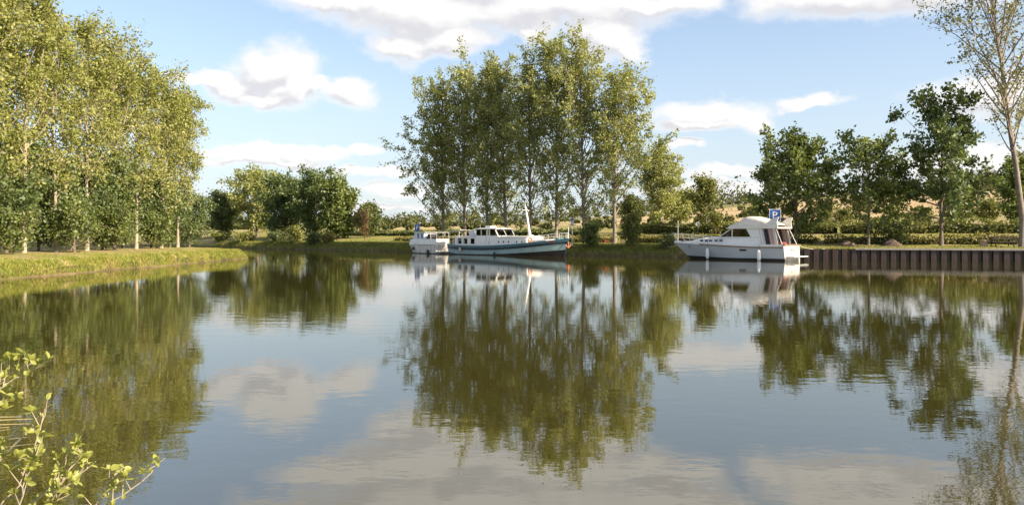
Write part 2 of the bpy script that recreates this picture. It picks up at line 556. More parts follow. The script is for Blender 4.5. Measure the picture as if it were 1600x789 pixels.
class MB:
    """collects shapes; build() links them as ONE mesh object"""

    def __init__(s):
        s.v, s.f = [], []

    def add(s, verts, faces):
        o = len(s.v)
        s.v.extend([tuple(map(float, q)) for q in verts])
        s.f.extend([tuple(i + o for i in f) for f in faces])
        return s

    def box(s, c, d, rot=None, bev=0.0):
        x, y, z = d[0] / 2, d[1] / 2, d[2] / 2
        b = min(bev, x * .45, y * .45, z * .45)
        if b > 0:      # chamfered vertical edges and top
            pr = [(x - b, -y), (x, -y + b), (x, y - b), (x - b, y), (-x + b, y), (-x, y - b), (-x, -y + b), (-x + b, -y)]
            k = (x - b) / x
            k2 = (y - b) / y
            vs = [(p[0], p[1], -z) for p in pr] + [(p[0], p[1], z - b) for p in pr] + [(p[0] * k, p[1] * k2, z) for p in pr]
            fs = [tuple(range(7, -1, -1)), tuple(range(16, 24))]
            for l in (0, 8):
                for i in range(8):
                    j = (i + 1) % 8
                    fs.append((l + i, l + j, l + 8 + j, l + 8 + i))
        else:
            vs = [(sx * x, sy * y, sz * z) for sz in (-1, 1) for sy in (-1, 1) for sx in (-1, 1)]
            fs = [(0, 2, 3, 1), (4, 5, 7, 6), (0, 1, 5, 4), (2, 6, 7, 3), (0, 4, 6, 2), (1, 3, 7, 5)]
        if rot is not None:
            vs = [tuple(rot @ Vector(q)) for q in vs]
        vs = [(q[0] + c[0], q[1] + c[1], q[2] + c[2]) for q in vs]
        return s.add(vs, fs)

    def prism(s, poly, a, b, axis='y'):
        """polygon (two coordinates) swept along an axis from a to b"""
        n = len(poly)

        def pt(q, t):
            if axis == 'y':
                return (q[0], t, q[1])
            if axis == 'x':
                return (t, q[0], q[1])
            return (q[0], q[1], t)
        vs = [pt(q, a) for q in poly] + [pt(q, b) for q in poly]
        fs = [tuple(range(n)), tuple(range(2 * n - 1, n - 1, -1))]
        for i in range(n):
            j = (i + 1) % n
            fs.append((i, i + n, j + n, j))
        return s.add(vs, fs)

    def tube(s, pts, rad, n=6):
        pts = [Vector(q) for q in pts]
        if not hasattr(rad, '__len__'):
            rad = [rad] * len(pts)
        vs, fs = [], []
        for i, q in enumerate(pts):
            t = (pts[min(i + 1, len(pts) - 1)] - pts[max(i - 1, 0)]).normalized()
            up = Vector((0, 0, 1)) if abs(t.z) < .9 else Vector((1, 0, 0))
            a = t.cross(up).normalized()
            b = t.cross(a)
            for k in range(n):
                w = 2 * PI * k / n
                vs.append(q + (a * math.cos(w) + b * math.sin(w)) * rad[i])
        for i in range(len(pts) - 1):
            for k in range(n):
                k2 = (k + 1) % n
                fs.append((i * n + k, i * n + k2, (i + 1) * n + k2, (i + 1) * n + k))
        fs.append(tuple(range(n)))
        fs.append(tuple(range(len(pts) * n - 1, (len(pts) - 1) * n - 1, -1)))
        return s.add(vs, fs)

    def lathe(s, prof, c=(0, 0, 0), n=14):
        vs, fs = [], []
        for (r, z) in prof:
            for k in range(n):
                w = 2 * PI * k / n
                vs.append((c[0] + r * math.cos(w), c[1] + r * math.sin(w), c[2] + z))
        for i in range(len(prof) - 1):
            for k in range(n):
                k2 = (k + 1) % n
                fs.append((i * n + k, i * n + k2, (i + 1) * n + k2, (i + 1) * n + k))
        return s.add(vs, fs)

    def torus(s, c, R_, r, rot=None, n=20, m=8):
        vs, fs = [], []
        for i in range(n):
            a = 2 * PI * i / n
            for j in range(m):
                b = 2 * PI * j / m
                q = Vector(((R_ + r * math.cos(b)) * math.cos(a), r * math.sin(b), (R_ + r * math.cos(b)) * math.sin(a)))
                if rot is not None:
                    q = rot @ q
                vs.append((q.x + c[0], q.y + c[1], q.z + c[2]))
        for i in range(n):
            for j in range(m):
                i2, j2 = (i + 1) % n, (j + 1) % m
                fs.append((i * m + j, i * m + j2, i2 * m + j2, i2 * m + j))
        return s.add(vs, fs)

    def build(s, name, material, parent=None, smooth=False):
        me = bpy.data.meshes.new(name)
        me.from_pydata(s.v, [], s.f)
        me.validate()
        me.update()
        return link(name, me, material, parent, smooth)


def link(name, me, material, parent=None, smooth=False):
    if isinstance(material, str):
        material = M[material]
    me.materials.clear()
    me.materials.append(material)
    if smooth:
        me.polygons.foreach_set('use_smooth', [True] * len(me.polygons))
    o = bpy.data.objects.new(name, me)
    COL.objects.link(o)
    o.parent = parent
    return o


def tag(o, label=None, cat=None, group=None, kind=None):
    if label:
        o['label'] = label
    if cat:
        o['category'] = cat
    if group:
        o['group'] = group
    if kind:
        o['kind'] = kind
    return o


def thing(name, label, cat, loc=(0, 0, 0), rz=0.0, group=None):
    o = bpy.data.objects.new(name, None)
    o.empty_display_size = 0.3
    COL.objects.link(o)
    o.location = loc
    o.rotation_euler = (0, 0, rz)
    return tag(o, label, cat, group)


def copy_tree(src, label, loc, rz, sc):
    c = src.copy()
    COL.objects.link(c)
    c['label'] = label
    c.location = loc
    c.rotation_euler = (0, 0, rz)
    c.scale = sc
    for ch in src.children:
        d = ch.copy()
        COL.objects.link(d)
        d.parent = c
    return c


def quads_mesh(name, P, A, B):
    """diamond leaves: centres P, half axes A and B"""
    n = len(P)
    V = np.empty((n, 4, 3), np.float32)
    V[:, 0] = P - A
    V[:, 1] = P + B
    V[:, 2] = P + A
    V[:, 3] = P - B
    me = bpy.data.meshes.new(name)
    me.vertices.add(n * 4)
    me.vertices.foreach_set('co', V.reshape(-1))
    me.loops.add(n * 4)
    me.loops.foreach_set('vertex_index', np.arange(n * 4, dtype=np.int32))
    me.polygons.add(n)
    me.polygons.foreach_set('loop_start', np.arange(0, n * 4, 4, dtype=np.int32))
    me.polygons.foreach_set('loop_total', np.full(n, 4, np.int32))
    me.update()
    return me


def rand_unit(rng, n):
    v = rng.normal(size=(n, 3))
    return v / np.linalg.norm(v, axis=1, keepdims=True)


def leaves(name, P, size, rng, aspect=0.62, flat=0.0, jitter=0.6):
    n = len(P)
    a = rand_unit(rng, n)
    a[:, 2] *= (1 - flat)
    a /= np.linalg.norm(a, axis=1, keepdims=True)
    t = rand_unit(rng, n)
    b = np.cross(a, t)
    b /= np.linalg.norm(b, axis=1, keepdims=True) + 1e-9
    s = size * (1 + jitter * rng.uniform(-1, 1, (n, 1)))
    return quads_mesh(name, P, a * s * 0.5, b * s * 0.5 * aspect)


def blades_mesh(name, P, H, rng, width=0.02, lean=0.35):
    n = len(P)
    ang = rng.uniform(0, 2 * PI, n)
    w = np.stack([np.cos(ang), np.sin(ang), np.zeros(n)], 1) * width * rng.uniform(.6, 1.4, (n, 1))
    tip = np.stack([rng.normal(0, lean, n), rng.normal(0, lean, n), np.ones(n)], 1) * H[:, None]
    V = np.empty((n, 3, 3), np.float32)
    V[:, 0] = P - w
    V[:, 1] = P + w
    V[:, 2] = P + tip
    me = bpy.data.meshes.new(name)
    me.vertices.add(n * 3)
    me.vertices.foreach_set('co', V.reshape(-1))
    me.loops.add(n * 3)
    me.loops.foreach_set('vertex_index', np.arange(n * 3, dtype=np.int32))
    me.polygons.add(n)
    me.polygons.foreach_set('loop_start', np.arange(0, n * 3, 3, dtype=np.int32))
    me.polygons.foreach_set('loop_total', np.full(n, 3, np.int32))
    me.update()
    return me


# ------------------------------------------------------------------ the place: canal bank line and terrain
B0 = np.array([26.8, 70.7])
BD = np.array([0.743, -0.669])                # along the right bank, towards the near right
BN = np.array([0.669, 0.743])                 # inland


BD2 = np.array([math.cos(R(17)), -math.sin(R(17))])   # the quay turns a little beyond B0
KC, KS = float(BD2 @ BD), float(BD2 @ BN)


def bank(t, s):
    q = B0 + (BD if t < 0 else BD2) * t + BN * s
    return float(q[0]), float(q[1])


def bank_v(T, S):
    return B0 + np.where((T < 0)[:, None], BD, BD2) * T[:, None] + BN * np.asarray(S)[..., None]


def bank_ts(x, y):
    q = np.stack([np.asarray(x, float) - B0[0], np.asarray(y, float) - B0[1]], -1)
    a = q @ BD
    t = np.where(a < 0, a, a / KC)
    return t, q @ BN - np.where(t > 0, t * KS, 0)


def bank_px(px, s):
    """point s metres inland of the right bank that lies in photo column px"""
    k = (px - 800) / FPX
    b = B0 + BN * s
    for D in (BD, BD2):
        t = (k * b[1] - b[0]) / (D[0] - k * D[1])
        if t < 0:
            break
    q = b + D * t
    return float(q[0]), float(q[1]), float(t)


def sstep(x, a, b):
    x = np.clip((np.asarray(x, float) - a) / (b - a), 0, 1)
    return x * x * (3 - 2 * x)


def vnoise(x, y, seed=0):
    """cheap smooth pseudo noise"""
    return (np.sin(x * 1.0 + seed) * np.cos(y * 1.3 + seed * 2.1) + 0.5 * np.sin(x * 2.3 + y * 1.7 + seed) + 0.25 * np.sin(x * 4.1 - y * 3.3 + seed * .7)) / 1.75


PROF_S = [-3, -0.6, 0.0, 0.25, 0.6, 1.3, 2.5, 6.5, 7.6, 8.6, 13, 22, 45, 120]
PROF_Z = [-1.6, -1.0, -0.25, 0.40, 0.82, 1.08, 1.18, 1.32, 1.42, 1.72, 2.05, 2.55, 3.5, 5.2]


def right_z(x, y):
    t, s = bank_ts(x, y)
    wob = 0.35 * vnoise(t * 0.35, t * 0.11, 3) + 0.18 * vnoise(t * 1.3, t * .7, 8)
    wall = sstep(t, -1.2, -0.6)
    s2 = s + wob * (1 - wall) * np.clip(1 - np.abs(s) / 6, 0, 1)
    z = np.interp(s2, PROF_S, PROF_Z)
    zw = np.where(s > 0.30, np.maximum(z, 0.98), -1.0)
    z = z * (1 - wall) + zw * wall
    z = z + 0.06 * vnoise(np.asarray(x) * .9, np.asarray(y) * .9, 5) * sstep(s, .3, 2)
    r = np.hypot(x, y)
    hill = sstep(s, 60, 430) * (5.5 + 17 * sstep(np.asarray(x), -60, 260)) + sstep(s, 300, 900) * 6
    return z + hill


def loft(name, rows, m, parent=None, smooth=True):
    """rows: list of equal-length vertex rows"""
    n = len(rows[0])
    vs = [q for r in rows for q in r]
    fs = []
    for i in range(len(rows) - 1):
        for j in range(n - 1):
            fs.append((i * n + j, i * n + j + 1, (i + 1) * n + j + 1, (i + 1) * n + j))
    me = bpy.data.meshes.new(name)
    me.from_pydata([tuple(map(float, q)) for q in vs], [], fs)
    me.update()
    return link(name, me, m, parent, smooth)


def build_terrain():
    S = [-3, -1.5, -0.6, -0.2, 0, .12, .25, .31, .42, .6, .9, 1.3, 1.8, 2.5, 3.5, 4.5, 5.5, 6.5, 7.2, 7.6, 8.1, 8.6, 10, 12, 15, 18, 22, 28, 36, 48, 65, 90, 120, 160, 210, 270, 340, 420, 520, 660, 850, 1200, 2600]
    T = list(np.concatenate([np.linspace(-1500, -220, 22), np.linspace(-200, -120, 30), np.linspace(-119, 45, 330), np.linspace(50, 200, 20), np.linspace(260, 1500, 16)]))
    rows = []
    for s in S:
        xy = np.array([bank(t, s) for t in T])
        z = right_z(xy[:, 0], xy[:, 1])
        rows.append(np.column_stack([xy, z]))
    # rows go inland while T runs to the right: flip so that faces look up
    o = loft('meadow_ground', [r[::-1] for r in rows], 'ground')
    tag(o, kind='structure')


build_terrain()

# left spit of land between the basin and the canal
LEFT_EDGE = []


def build_left():
    E = []
    for y in np.linspace(-30, 73, 140):
        E.append((-25.9 + 0.5 * vnoise(y * .22, y * .1, 2) + 0.28 * vnoise(y * 1.1, y * .9, 6) + 0.12 * vnoise(y * 3.1, y * 2.3, 9), y))
    c = (-31.0, 74.0)
    for a in np.linspace(0, 125, 26)[1:]:
        E.append((c[0] + 5.1 * math.cos(R(a)) + 0.1 * math.sin(a), c[1] + 5.1 * math.sin(R(a))))
    ex, ey = E[-1]
    for k in np.linspace(0, 1, 70)[1:]:
        q = k ** 1.3 * 420
        E.append((ex - 0.78 * q, ey + 0.625 * q + 0.5 * math.sin(q * .15)))
    E = np.array(E)
    n = len(E)
    # matching inner line
    I = []
    for (x, y) in E:
        if y < 73 and x > -27.5:
            I.append((-32.0, min(y, 71.0)))
        else:
            I.append((-32.0 + (x - ex) * 1.0 if x < ex else -32.0, 71.5 + max(0, y - ey)))
    I = np.array(I)
    F = np.column_stack([np.full(n, -900.0), np.linspace(-60, 900, n)])
    prof = [(-0.25, -1.2), (-0.05, -0.35), (0.0, 0.10), (0.03, 0.42), (0.09, 0.70), (0.2, 0.86), (0.4, 0.98), (0.7, 1.06), (1.0, 1.10)]
    rows = []
    for k, z in prof:
        q = E + (I - E) * k
        zz = z + (.16 * vnoise(q[:, 1] * 1.9, q[:, 1] * .8, 11) + .10 * vnoise(q[:, 1] * 5.3, q[:, 1] * 2.1, 12)) * (1 if 0 < k < .15 else 0) + (0.07 * vnoise(q[:, 0] * 1.1, q[:, 1] * 1.1, 4) + .06 * vnoise(q[:, 0] * .3, q[:, 1] * 2.9, 7)) * (k > 0)
        rows.append(np.column_stack([q, zz]))
    for k in (0.004, 0.012, 0.03, 0.08, 0.2, 0.5, 1.0):
        q = I + (F - I) * k
        rows.append(np.column_stack([q, np.full(n, 1.12 + 0.1 * min(1, k * 20) + 10 * k)]))
    o = loft('towpath_ground', rows, 'ground_left')
    tag(o, kind='structure')
    return E, I


LE, LI = build_left()


def build_near():
    P = np.array([(130, 2.5), (40, 3.2), (10, 3.5), (0, 3.7), (-2.5, 4.0), (-4.4, 5.0), (-7.5, 7.6), (-12, 12.5), (-20, 21), (-27, 30), (-40, 38)], float)
    u = np.linspace(0, len(P) - 1, 120)
    E = np.column_stack([np.interp(u, range(len(P)), P[:, 0]), np.interp(u, range(len(P)), P[:, 1])])
    C = np.array([0.0, -60.0])
    rows = []
    for k, z in [(-0.02, -1.2), (-0.004, -0.4), (0, 0.05), (0.006, 0.3), (0.015, 0.45), (0.04, 0.56), (0.1, 0.6), (0.3, 0.6), (1.0, 0.7)]:
        q = E + (C - E) * k
        rows.append(np.column_stack([q, np.full(len(E), z) + 0.03 * vnoise(q[:, 0] * 2, q[:, 1] * 2, 1)]))
    o = loft('near_bank_ground', rows, 'ground_left')
    tag(o, kind='structure')


build_near()

wm = bpy.data.meshes.new('water')
wm.from_pydata([(-900, -80, 0), (400, -80, 0), (400, 700, 0), (-900, 700, 0)], [], [(0, 1, 2, 3)])
tag(link('water', wm, 'water'), kind='structure')

# ------------------------------------------------------------------ trees


def gen_tree(seed, H, cb, Rad, shape, nl, ang, rt, nleaf, ls, lean=(0, 0), sub=7, sig=0.30, curve=0.25, bias=(0, 0), tipleaf=1.0, trunk_top=0.96, lmin=0.0, clump=0.6, rag=0.62):
    """a tapered trunk with limbs and branches, and leaf positions along the branches"""
    rng = np.random.default_rng(seed)
    mb = MB()
    nz = 12
    zz = np.linspace(0, H * trunk_top, nz)
    wob = np.cumsum(rng.normal(0, 0.010 * H / nz * 3, (nz, 2)), 0)
    wob -= wob[0]
    tp = np.column_stack([lean[0] * (zz / H) ** 1.3 + wob[:, 0], lean[1] * (zz / H) ** 1.3 + wob[:, 1], zz])
    tr = rt * (1 - zz / H) ** 0.85 + 0.012
    tr[0] *= 1.35
    tp0 = tp.copy()
    tp0[0, 2] = -0.4
    mb.tube(tp0, tr, 8)
    pts, wts = [], []
    for i in range(nl):
        f = ((i + rng.uniform(.1, .9)) / nl) ** 0.9
        h = H * (cb + (0.95 - cb) * f)
        az = i * 2.39996 + rng.normal(0, .35)
        a = R(ang * (1.15 - 0.45 * f) + rng.normal(0, 6))
        base = np.array([np.interp(h, zz, tp[:, 0]), np.interp(h, zz, tp[:, 1]), h])
        dr = np.array([math.cos(az) * math.sin(a), math.sin(az) * math.sin(a), math.cos(a)])
        b = 1 + (bias[0] * math.cos(az) + bias[1] * math.sin(az)) * (1 - f)
        L = Rad * shape(f) / math.sin(a) * rng.uniform(rag, 1.70 - rag) * max(b, .25)
        L = min(L, (H * 1.02 - h) / max(math.cos(a), .15) + 0.6)
        L = max(L, 0.5)
        k = 5
        path = [base]
        dcur = dr.copy()
        for j in range(k):
            dcur = dcur + np.array([0, 0, curve / k]) + rng.normal(0, .07, 3)
            dcur /= np.linalg.norm(dcur)
            path.append(path[-1] + dcur * L / k)
        path = np.array(path)
        r0 = min(np.interp(h, zz, tr) * .55, 0.0115 * L + 0.012)
        mb.tube(path, np.linspace(r0, 0.010, k + 1), 5)
        ns = max(3, int(round(sub * (0.5 + 0.5 * L / (Rad + .1)))))
        for q in range(ns):
            fr = lmin + (1 - lmin) * rng.uniform(.18, 1.0) if q else 1.0
            p0 = np.array([np.interp(fr * k, range(k + 1), path[:, c]) for c in range(3)])
            sd = dcur * .55 + rng.normal(0, .55, 3) + np.array([0, 0, curve * .6])
            sd /= np.linalg.norm(sd)
            sl = max(0.5, L * rng.uniform(.18, .38)) * (1.1 - .4 * fr)
            p1 = p0 + sd * sl * .5 + rng.normal(0, .04, 3)
            p2 = p0 + sd * sl + rng.normal(0, .08, 3)
            mb.tube([p0, p1, p2], [max(r0 * .35, .010), .012, .006], 3)
            w = rng.uniform(1 - clump, 1 + clump) * sl
            pts.append((p0, p1, p2))
            wts.append(max(w, .02))
    wts = np.array(wts)
    cnt = rng.multinomial(nleaf, wts / wts.sum())
    out = []
    for (p0, p1, p2), c in zip(pts, cnt):
        if c == 0:
            continue
        u = rng.uniform(0.1, 1.12, (c, 1))
        pp = np.where(u < .5, p0 + (p1 - p0) * u * 2, p1 + (p2 - p1) * (u * 2 - 1))
        out.append(pp + rng.normal(0, sig, (c, 3)) * np.array([1, 1, .85]))
    Pn = np.concatenate(out)
    return mb, Pn, rng


def tree(name, label, cat, loc, rz, leafm, barkm, ls, group=None, **kw):
    t = thing(name, label, cat, loc, rz, group)
    mb, P, rng = gen_tree(ls=ls, **kw)
    mb.build('trunk', barkm, t, smooth=True)
    P = P[P[:, 2] > 0.15]
    c = link('crown', leaves('crown', P, ls, rng), leafm, t)
    return t


def sh_poplar(t):
    return (0.62 + 1.15 * t if t < .33 else 1.0) * max(0.0, 1 - max(0, t - .35) / .68) ** .62 + .06


def sh_round(t):
    return max(0.12, 1 - abs(2 * t - .75) ** 2.2 * .75) if t < .9 else .3


def sh_cone(t):
    return max(.1, (1 - t) ** .75 * (0.7 + .6 * min(1, t * 4)))


def gz(x, y):
    return float(right_z(np.array([x]), np.array([y]))[0])


# --- row of tall poplars behind the barge
POP = 'tall poplars in the row behind the barge'
row = [  # px, top row py, radius, label
    (694, 118, 'leftmost tall poplar of the central row, its low branches spreading left'),
    (726, 108, 'second tall poplar from the left in the central row, above the small white boat'),
    (761, 96, 'third tall poplar from the left in the central row, left of the barge wheelhouse'),
    (792, 88, 'fourth tall poplar from the left in the central row, behind the barge wheelhouse'),
    (828, 80, 'fifth tall poplar from the left in the central row, behind the barge mast'),
    (869, 56, 'sixth tall poplar from the left in the central row, with the topmost crown'),
    (913, 58, 'seventh tall poplar from the left in the central row, above the dark round bush'),
    (961, 110, 'rightmost tall poplar of the central row with a pale bare trunk foot'),
]
for i, (px, py, lab) in enumerate(row):
    x, y, t = bank_px(px, 5.2 + (0.5 if i % 2 else 0))
    z = gz(x, y)
    Ht = ((HOR - py) * y / FPX + CAMZ - z) * .955
    vr = random.Random(500 + i)
    cfg = dict(Rad=vr.uniform(4.0, 4.8), cb=vr.uniform(.07, .12), nl=vr.randint(66, 84), nleaf=vr.randint(14500, 17000), ang=vr.uniform(34, 40))
    if i == 0:
        cfg.update(Rad=5.0, bias=(-.55, -.1), cb=.06, nleaf=21500, ang=43)
    if i == 7:
        cfg.update(Rad=4.8, bias=(.5, 0), cb=.15, nleaf=16000, ang=41)
    tree('poplar_tree', lab, 'tree', (x, y, z), 0.0, 'poplar', 'bark_grey', 0.27, POP, seed=40 + i, H=Ht, shape=sh_poplar, rt=vr.uniform(.18, .25), curve=.35,
         sig=.25, clump=.98, lean=(vr.uniform(-.9, .7), vr.uniform(-.3, .6)), **cfg)

# --- poplars on the left spit
LP = 'poplars on the grassy left bank'
lrow = [(-66, 44.5, 18.0, 'left bank poplar at the very edge of the picture, nearest of its row'),
        (-14, 48.0, 17.6, 'left bank poplar with its trunk just inside the left edge'),
        (38, 50.5, 17.4, 'left bank poplar with a trunk half hidden by dark undergrowth, left of the palest trunk'),
        (88, 53.5, 17.0, 'left bank poplar with the palest, most open trunk'),
        (136, 58.0, 16.8, 'left bank poplar with a forked pale trunk, right of the palest trunk'),
        (178, 62.0, 16.6, 'left bank poplar between the forked trunk and the thin straight trunk'),
        (213, 65.5, 16.2, 'left bank poplar with a thin straight pale trunk showing to the ground'),
        (252, 70.0, 15.0, 'left bank poplar second from the tip of the spit'),
        (278, 74.0, 13.6, 'left bank poplar at the tip of the spit, lowest of its row')]
for i, (px, y, Ht, lab) in enumerate(lrow):
    x = (px - 800) / FPX * y
    vr = random.Random(900 + i)
    tree('poplar_tree', lab, 'tree', (x, y, 1.1), 0, 'poplar_gold', 'bark_pale', 0.19, LP, seed=70 + i, H=Ht * vr.uniform(.95, 1.06), cb=vr.uniform(.15, .24), Rad=vr.uniform(2.7, 3.3),
         shape=sh_poplar, nl=vr.randint(48, 60), ang=vr.uniform(36, 44), rt=.12, nleaf=vr.randint(12000, 14500), sig=.23, curve=.35, clump=.98, lean=(vr.uniform(-.8, .8), 0))

# --- dark undergrowth between and behind them
UG = 'undergrowth between the left bank poplars'
ug = [(-40, 47, 5.8, 3.0), (10, 51, 6.6, 2.9), (60, 55, 6.4, 2.7), (112, 58, 6.0, 2.6), (160, 61.5, 6.8, 2.8), (192, 66, 6.2, 2.7), (236, 70, 6.2, 2.7), (266, 75, 5.4, 2.5), (296, 79, 4.8, 2.4)]
ulab = ['broad dark shrub at the left edge of the picture under the poplars', 'dark shrub behind the half hidden poplar trunk at far left',
        'tall dark shrub left of the palest poplar trunk', 'shrub just right of the palest poplar trunk', 'tall green shrub right of the forked poplar trunk',
        'shrub left of the thin straight poplar trunk', 'shrub right of the thin straight poplar trunk', 'low dark shrub near the tip of the left spit',
        'last dark shrub at the tip of the left spit beside the water']
uproto = {}


def bush(name, label, loc, rz, leafm, H, Rad, nleaf, ls, seed, group=None, sig=.22, barkm='bark', cb=0.04, ang=58, nl=34):
    return tree(name, label, 'shrub', loc, rz, leafm, barkm, ls, group, seed=seed, H=H, cb=cb, Rad=Rad, shape=sh_round, nl=nl, ang=ang, rt=.09, nleaf=nleaf, sig=sig, curve=.3, clump=.5)


for i, (px, y, h, r) in enumerate(ug):
    x = (px - 800) / FPX * y
    k = i % 3
    if k not in uproto:
        uproto[k] = bush('undergrowth_shrub', ulab[i], (x, y, 1.1), 0, 'oak', 6.0, 2.8, 9000, .21, 100 + i, UG, sig=.30)
        uproto[k].scale = (r / 2.8, r / 2.8, h / 6.0)
    else:
        copy_tree(uproto[k], ulab[i], (x, y, 1.1), i * 1.1, (r / 2.8, r / 2.8, h / 6.0))
# small low bushes in front, at the foot of the poplars
lowb = [(18, 47.0, 2.3, 'low leafy bush at the foot of the left bank poplars, nearest the left edge'), (116, 53.5, 2.6, 'low bush at the foot of the forked pale poplar'),
        (178, 60, 2.6, 'low bush left of the thin straight poplar trunk'), (246, 68.5, 2.4, 'low bush near the tip of the left bank, under its last poplars')]
lb0 = None
for i, (px, y, h, lab) in enumerate(lowb):
    x = (px - 800) / FPX * y
    if lb0 is None:
        lb0 = bush('low_bush', lab, (x, y, 1.1), 0, 'maple', 2.2, 1.7, 3600, .17, 130, 'low bushes under the left bank poplars', sig=.2)
    else:
        copy_tree(lb0, lab, (x, y, 1.1), i * 2.0, (1.1, 1.1, h / 2.2))

# --- big trees where the canal bends away
mid = [('broad_tree', 'pale rounded tree furthest left where the canal bends away', 348, 13, 305, 5.2, 'shrub'),
       ('broad_tree', 'tall olive tree standing above the others at the canal bend', 402, 14, 262, 6.0, 'poplar'),
       ('broad_tree', 'big dark tree at the canal bend, left half of the dark mass', 445, 10, 280, 5.8, 'oak'),
       ('broad_tree', 'big dark tree at the canal bend, right half of the dark mass', 492, 10, 268, 5.4, 'oak'),
       ('broad_tree', 'lighter drooping tree on the right side of the canal bend group', 528, 9, 276, 3.2, 'maple'),
       ('broad_tree', 'small grey-green tree right of the canal bend group, behind the dead bush', 576, 12, 320, 2.0, 'shrub')]
for i, (nm, lab, px, s, py, rad, lm) in enumerate(mid):
    x, y, t = bank_px(px, s)
    z = gz(x, y)
    Ht = ((HOR - py) * y / FPX + CAMZ - z) * .91
    tree(nm, lab, 'tree', (x, y, z), i, lm, 'bark', 0.42, 'trees at the canal bend', seed=150 + i, H=Ht, cb=.03 if i != 5 else .12, Rad=rad, shape=sh_round, nl=46, ang=58,
         rt=.26, nleaf=15000 if i != 5 else 5000, sig=.48, curve=.25, clump=.6)
# shrubs along that bank
shr = [('lime green shrub with a pointed top on the far bank', 461, 1.2, 360, 1.6, 'lime'), ('dark green leafy shrub right of the lime green pointed one', 491, 1.0, 370, 1.4, 'shrub'),
       ('straw coloured low bush right of the dark leafy shrub', 512, 1.2, 371, 1.0, 'lowhedge'), ('low green bush left of the lime green shrub at the canal bend', 432, 1.4, 371, 1.8, 'shrub'),
       ('pale green bush far along the canal bend', 384, 1.6, 372, 2.2, 'lime'), ('pale bush furthest along the canal bend', 345, 1.8, 371, 2.4, 'lime')]
for i, (lab, px, s, py, rad, lm) in enumerate(shr):
    x, y, t = bank_px(px, s)
    z = gz(x, y) - .35
    Ht = max(1.2, (HOR - py) * y / FPX + CAMZ - z)
    bush('bank_shrub', lab, (x, y, z), i, lm, Ht, rad, 2600, .27, 170 + i, 'shrubs on the far bank', sig=.22)
x, y, t = bank_px(570, 4.5)
z = gz(x, y)
tree('dead_bush', 'bare brown dead bush standing on the far bank terraces', 'shrub', (x, y, z), 0, 'dead', 'dead', .16, None, seed=181, H=4.6, cb=.05, Rad=1.5, shape=sh_round, nl=34,
     ang=34, rt=.06, nleaf=900, sig=.12, curve=.4)

# --- trees right of the poplar row
x, y, t = bank_px(1033, 26)
z = gz(x, y)
tree('young_poplar', 'round-crowned young poplar between the tall row and the small lime tree', 'tree', (x, y, z), 0, 'poplar', 'bark_grey', .30, None, seed=190, H=(HOR - 232) * y / FPX + CAMZ - z,
     cb=.10, Rad=3.6, shape=lambda t: 1.0 if t < .5 else max(.3, 1.9 - 1.8 * t), nl=56, ang=50, rt=.2, nleaf=11000, sig=.3, clump=.7)
x, y, t = bank_px(1103, 22)
z = gz(x, y)
tree('small_tree', 'small oval lime green tree standing alone behind the cruiser bow', 'tree', (x, y, z), 0, 'hedge', 'bark_grey', .25, None, seed=191, H=(HOR - 287) * y / FPX + CAMZ - z,
     cb=.16, Rad=2.3, shape=sh_round, nl=44, ang=38, rt=.12, nleaf=6500, sig=.22, clump=.5)
x, y, t = bank_px(1243, 6)
z = gz(x, y)
tree('maple_tree', 'full leafy green tree behind the cruiser stern and blue parking sign', 'tree', (x, y, z), 0, 'maple', 'bark', .33, None, seed=192, H=((HOR - 202) * y / FPX + CAMZ - z) * .93,
     cb=.12, Rad=4.7, shape=lambda t: (1.0 if t < .45 else max(.25, 1.75 - 1.65 * t)), nl=50, ang=62, rt=.16, nleaf=13500, sig=.28, clump=.95, rag=.62, curve=.35)
x, y, t = bank_px(1357, 6)
z = gz(x, y)
tree('maple_tree', 'open-crowned green tree between the full leafy tree and the tallest dark one', 'tree', (x, y, z), 0, 'maple', 'bark', .33, None, seed=193, H=((HOR - 205) * y / FPX + CAMZ - z) * .83,
     cb=.19, Rad=4.6, shape=lambda t: .75 + .3 * math.sin(t * 3.1), nl=32, ang=60, rt=.12, nleaf=5600, sig=.26, clump=.98, rag=.42, curve=.35)
x, y, t = bank_px(1471, 5.5)
z = gz(x, y)
tree('maple_tree', 'tallest dark green tree on the quay, left of the picnic table', 'tree', (x, y, z), 0, 'oak', 'bark', .34, None, seed=194, H=((HOR - 138) * y / FPX + CAMZ - z) * .93,
     cb=.14, Rad=5.0, shape=lambda t: 1.0 if t < .3 else max(.35, 1.15 - .75 * t), nl=50, ang=62, rt=.17, nleaf=10500, sig=.28, clump=.98, rag=.45, curve=.3)
x, y, t = bank_px(1598, 5)
z = gz(x, y)
tree('sparse_poplar', 'tall thin-leaved poplar with bare grey trunk at the right edge', 'tree', (x, y, z), 0, 'sparse', 'bark_grey', .23, None, seed=196, H=29.0,
     cb=.26, Rad=5.6, shape=lambda t: .55 + .5 * math.sin(min(1, t * 1.2) * PI * .9), nl=60, ang=34, rt=.27, nleaf=11500, sig=.26, clump=.9, lean=(-3.0, .6), curve=.25, sub=9)
x, y, t = bank_px(1590, 30)
z = gz(x, y)
tree('ivy_tree', 'dark gold-edged column of a tree behind the thin-leaved poplar', 'tree', (x, y, z), 0, 'maple', 'bark', .33, None, seed=197, H=(HOR - 255) * y / FPX + CAMZ - z,
     cb=.05, Rad=2.4, shape=sh_round, nl=40, ang=45, rt=.18, nleaf=7500, sig=.28)
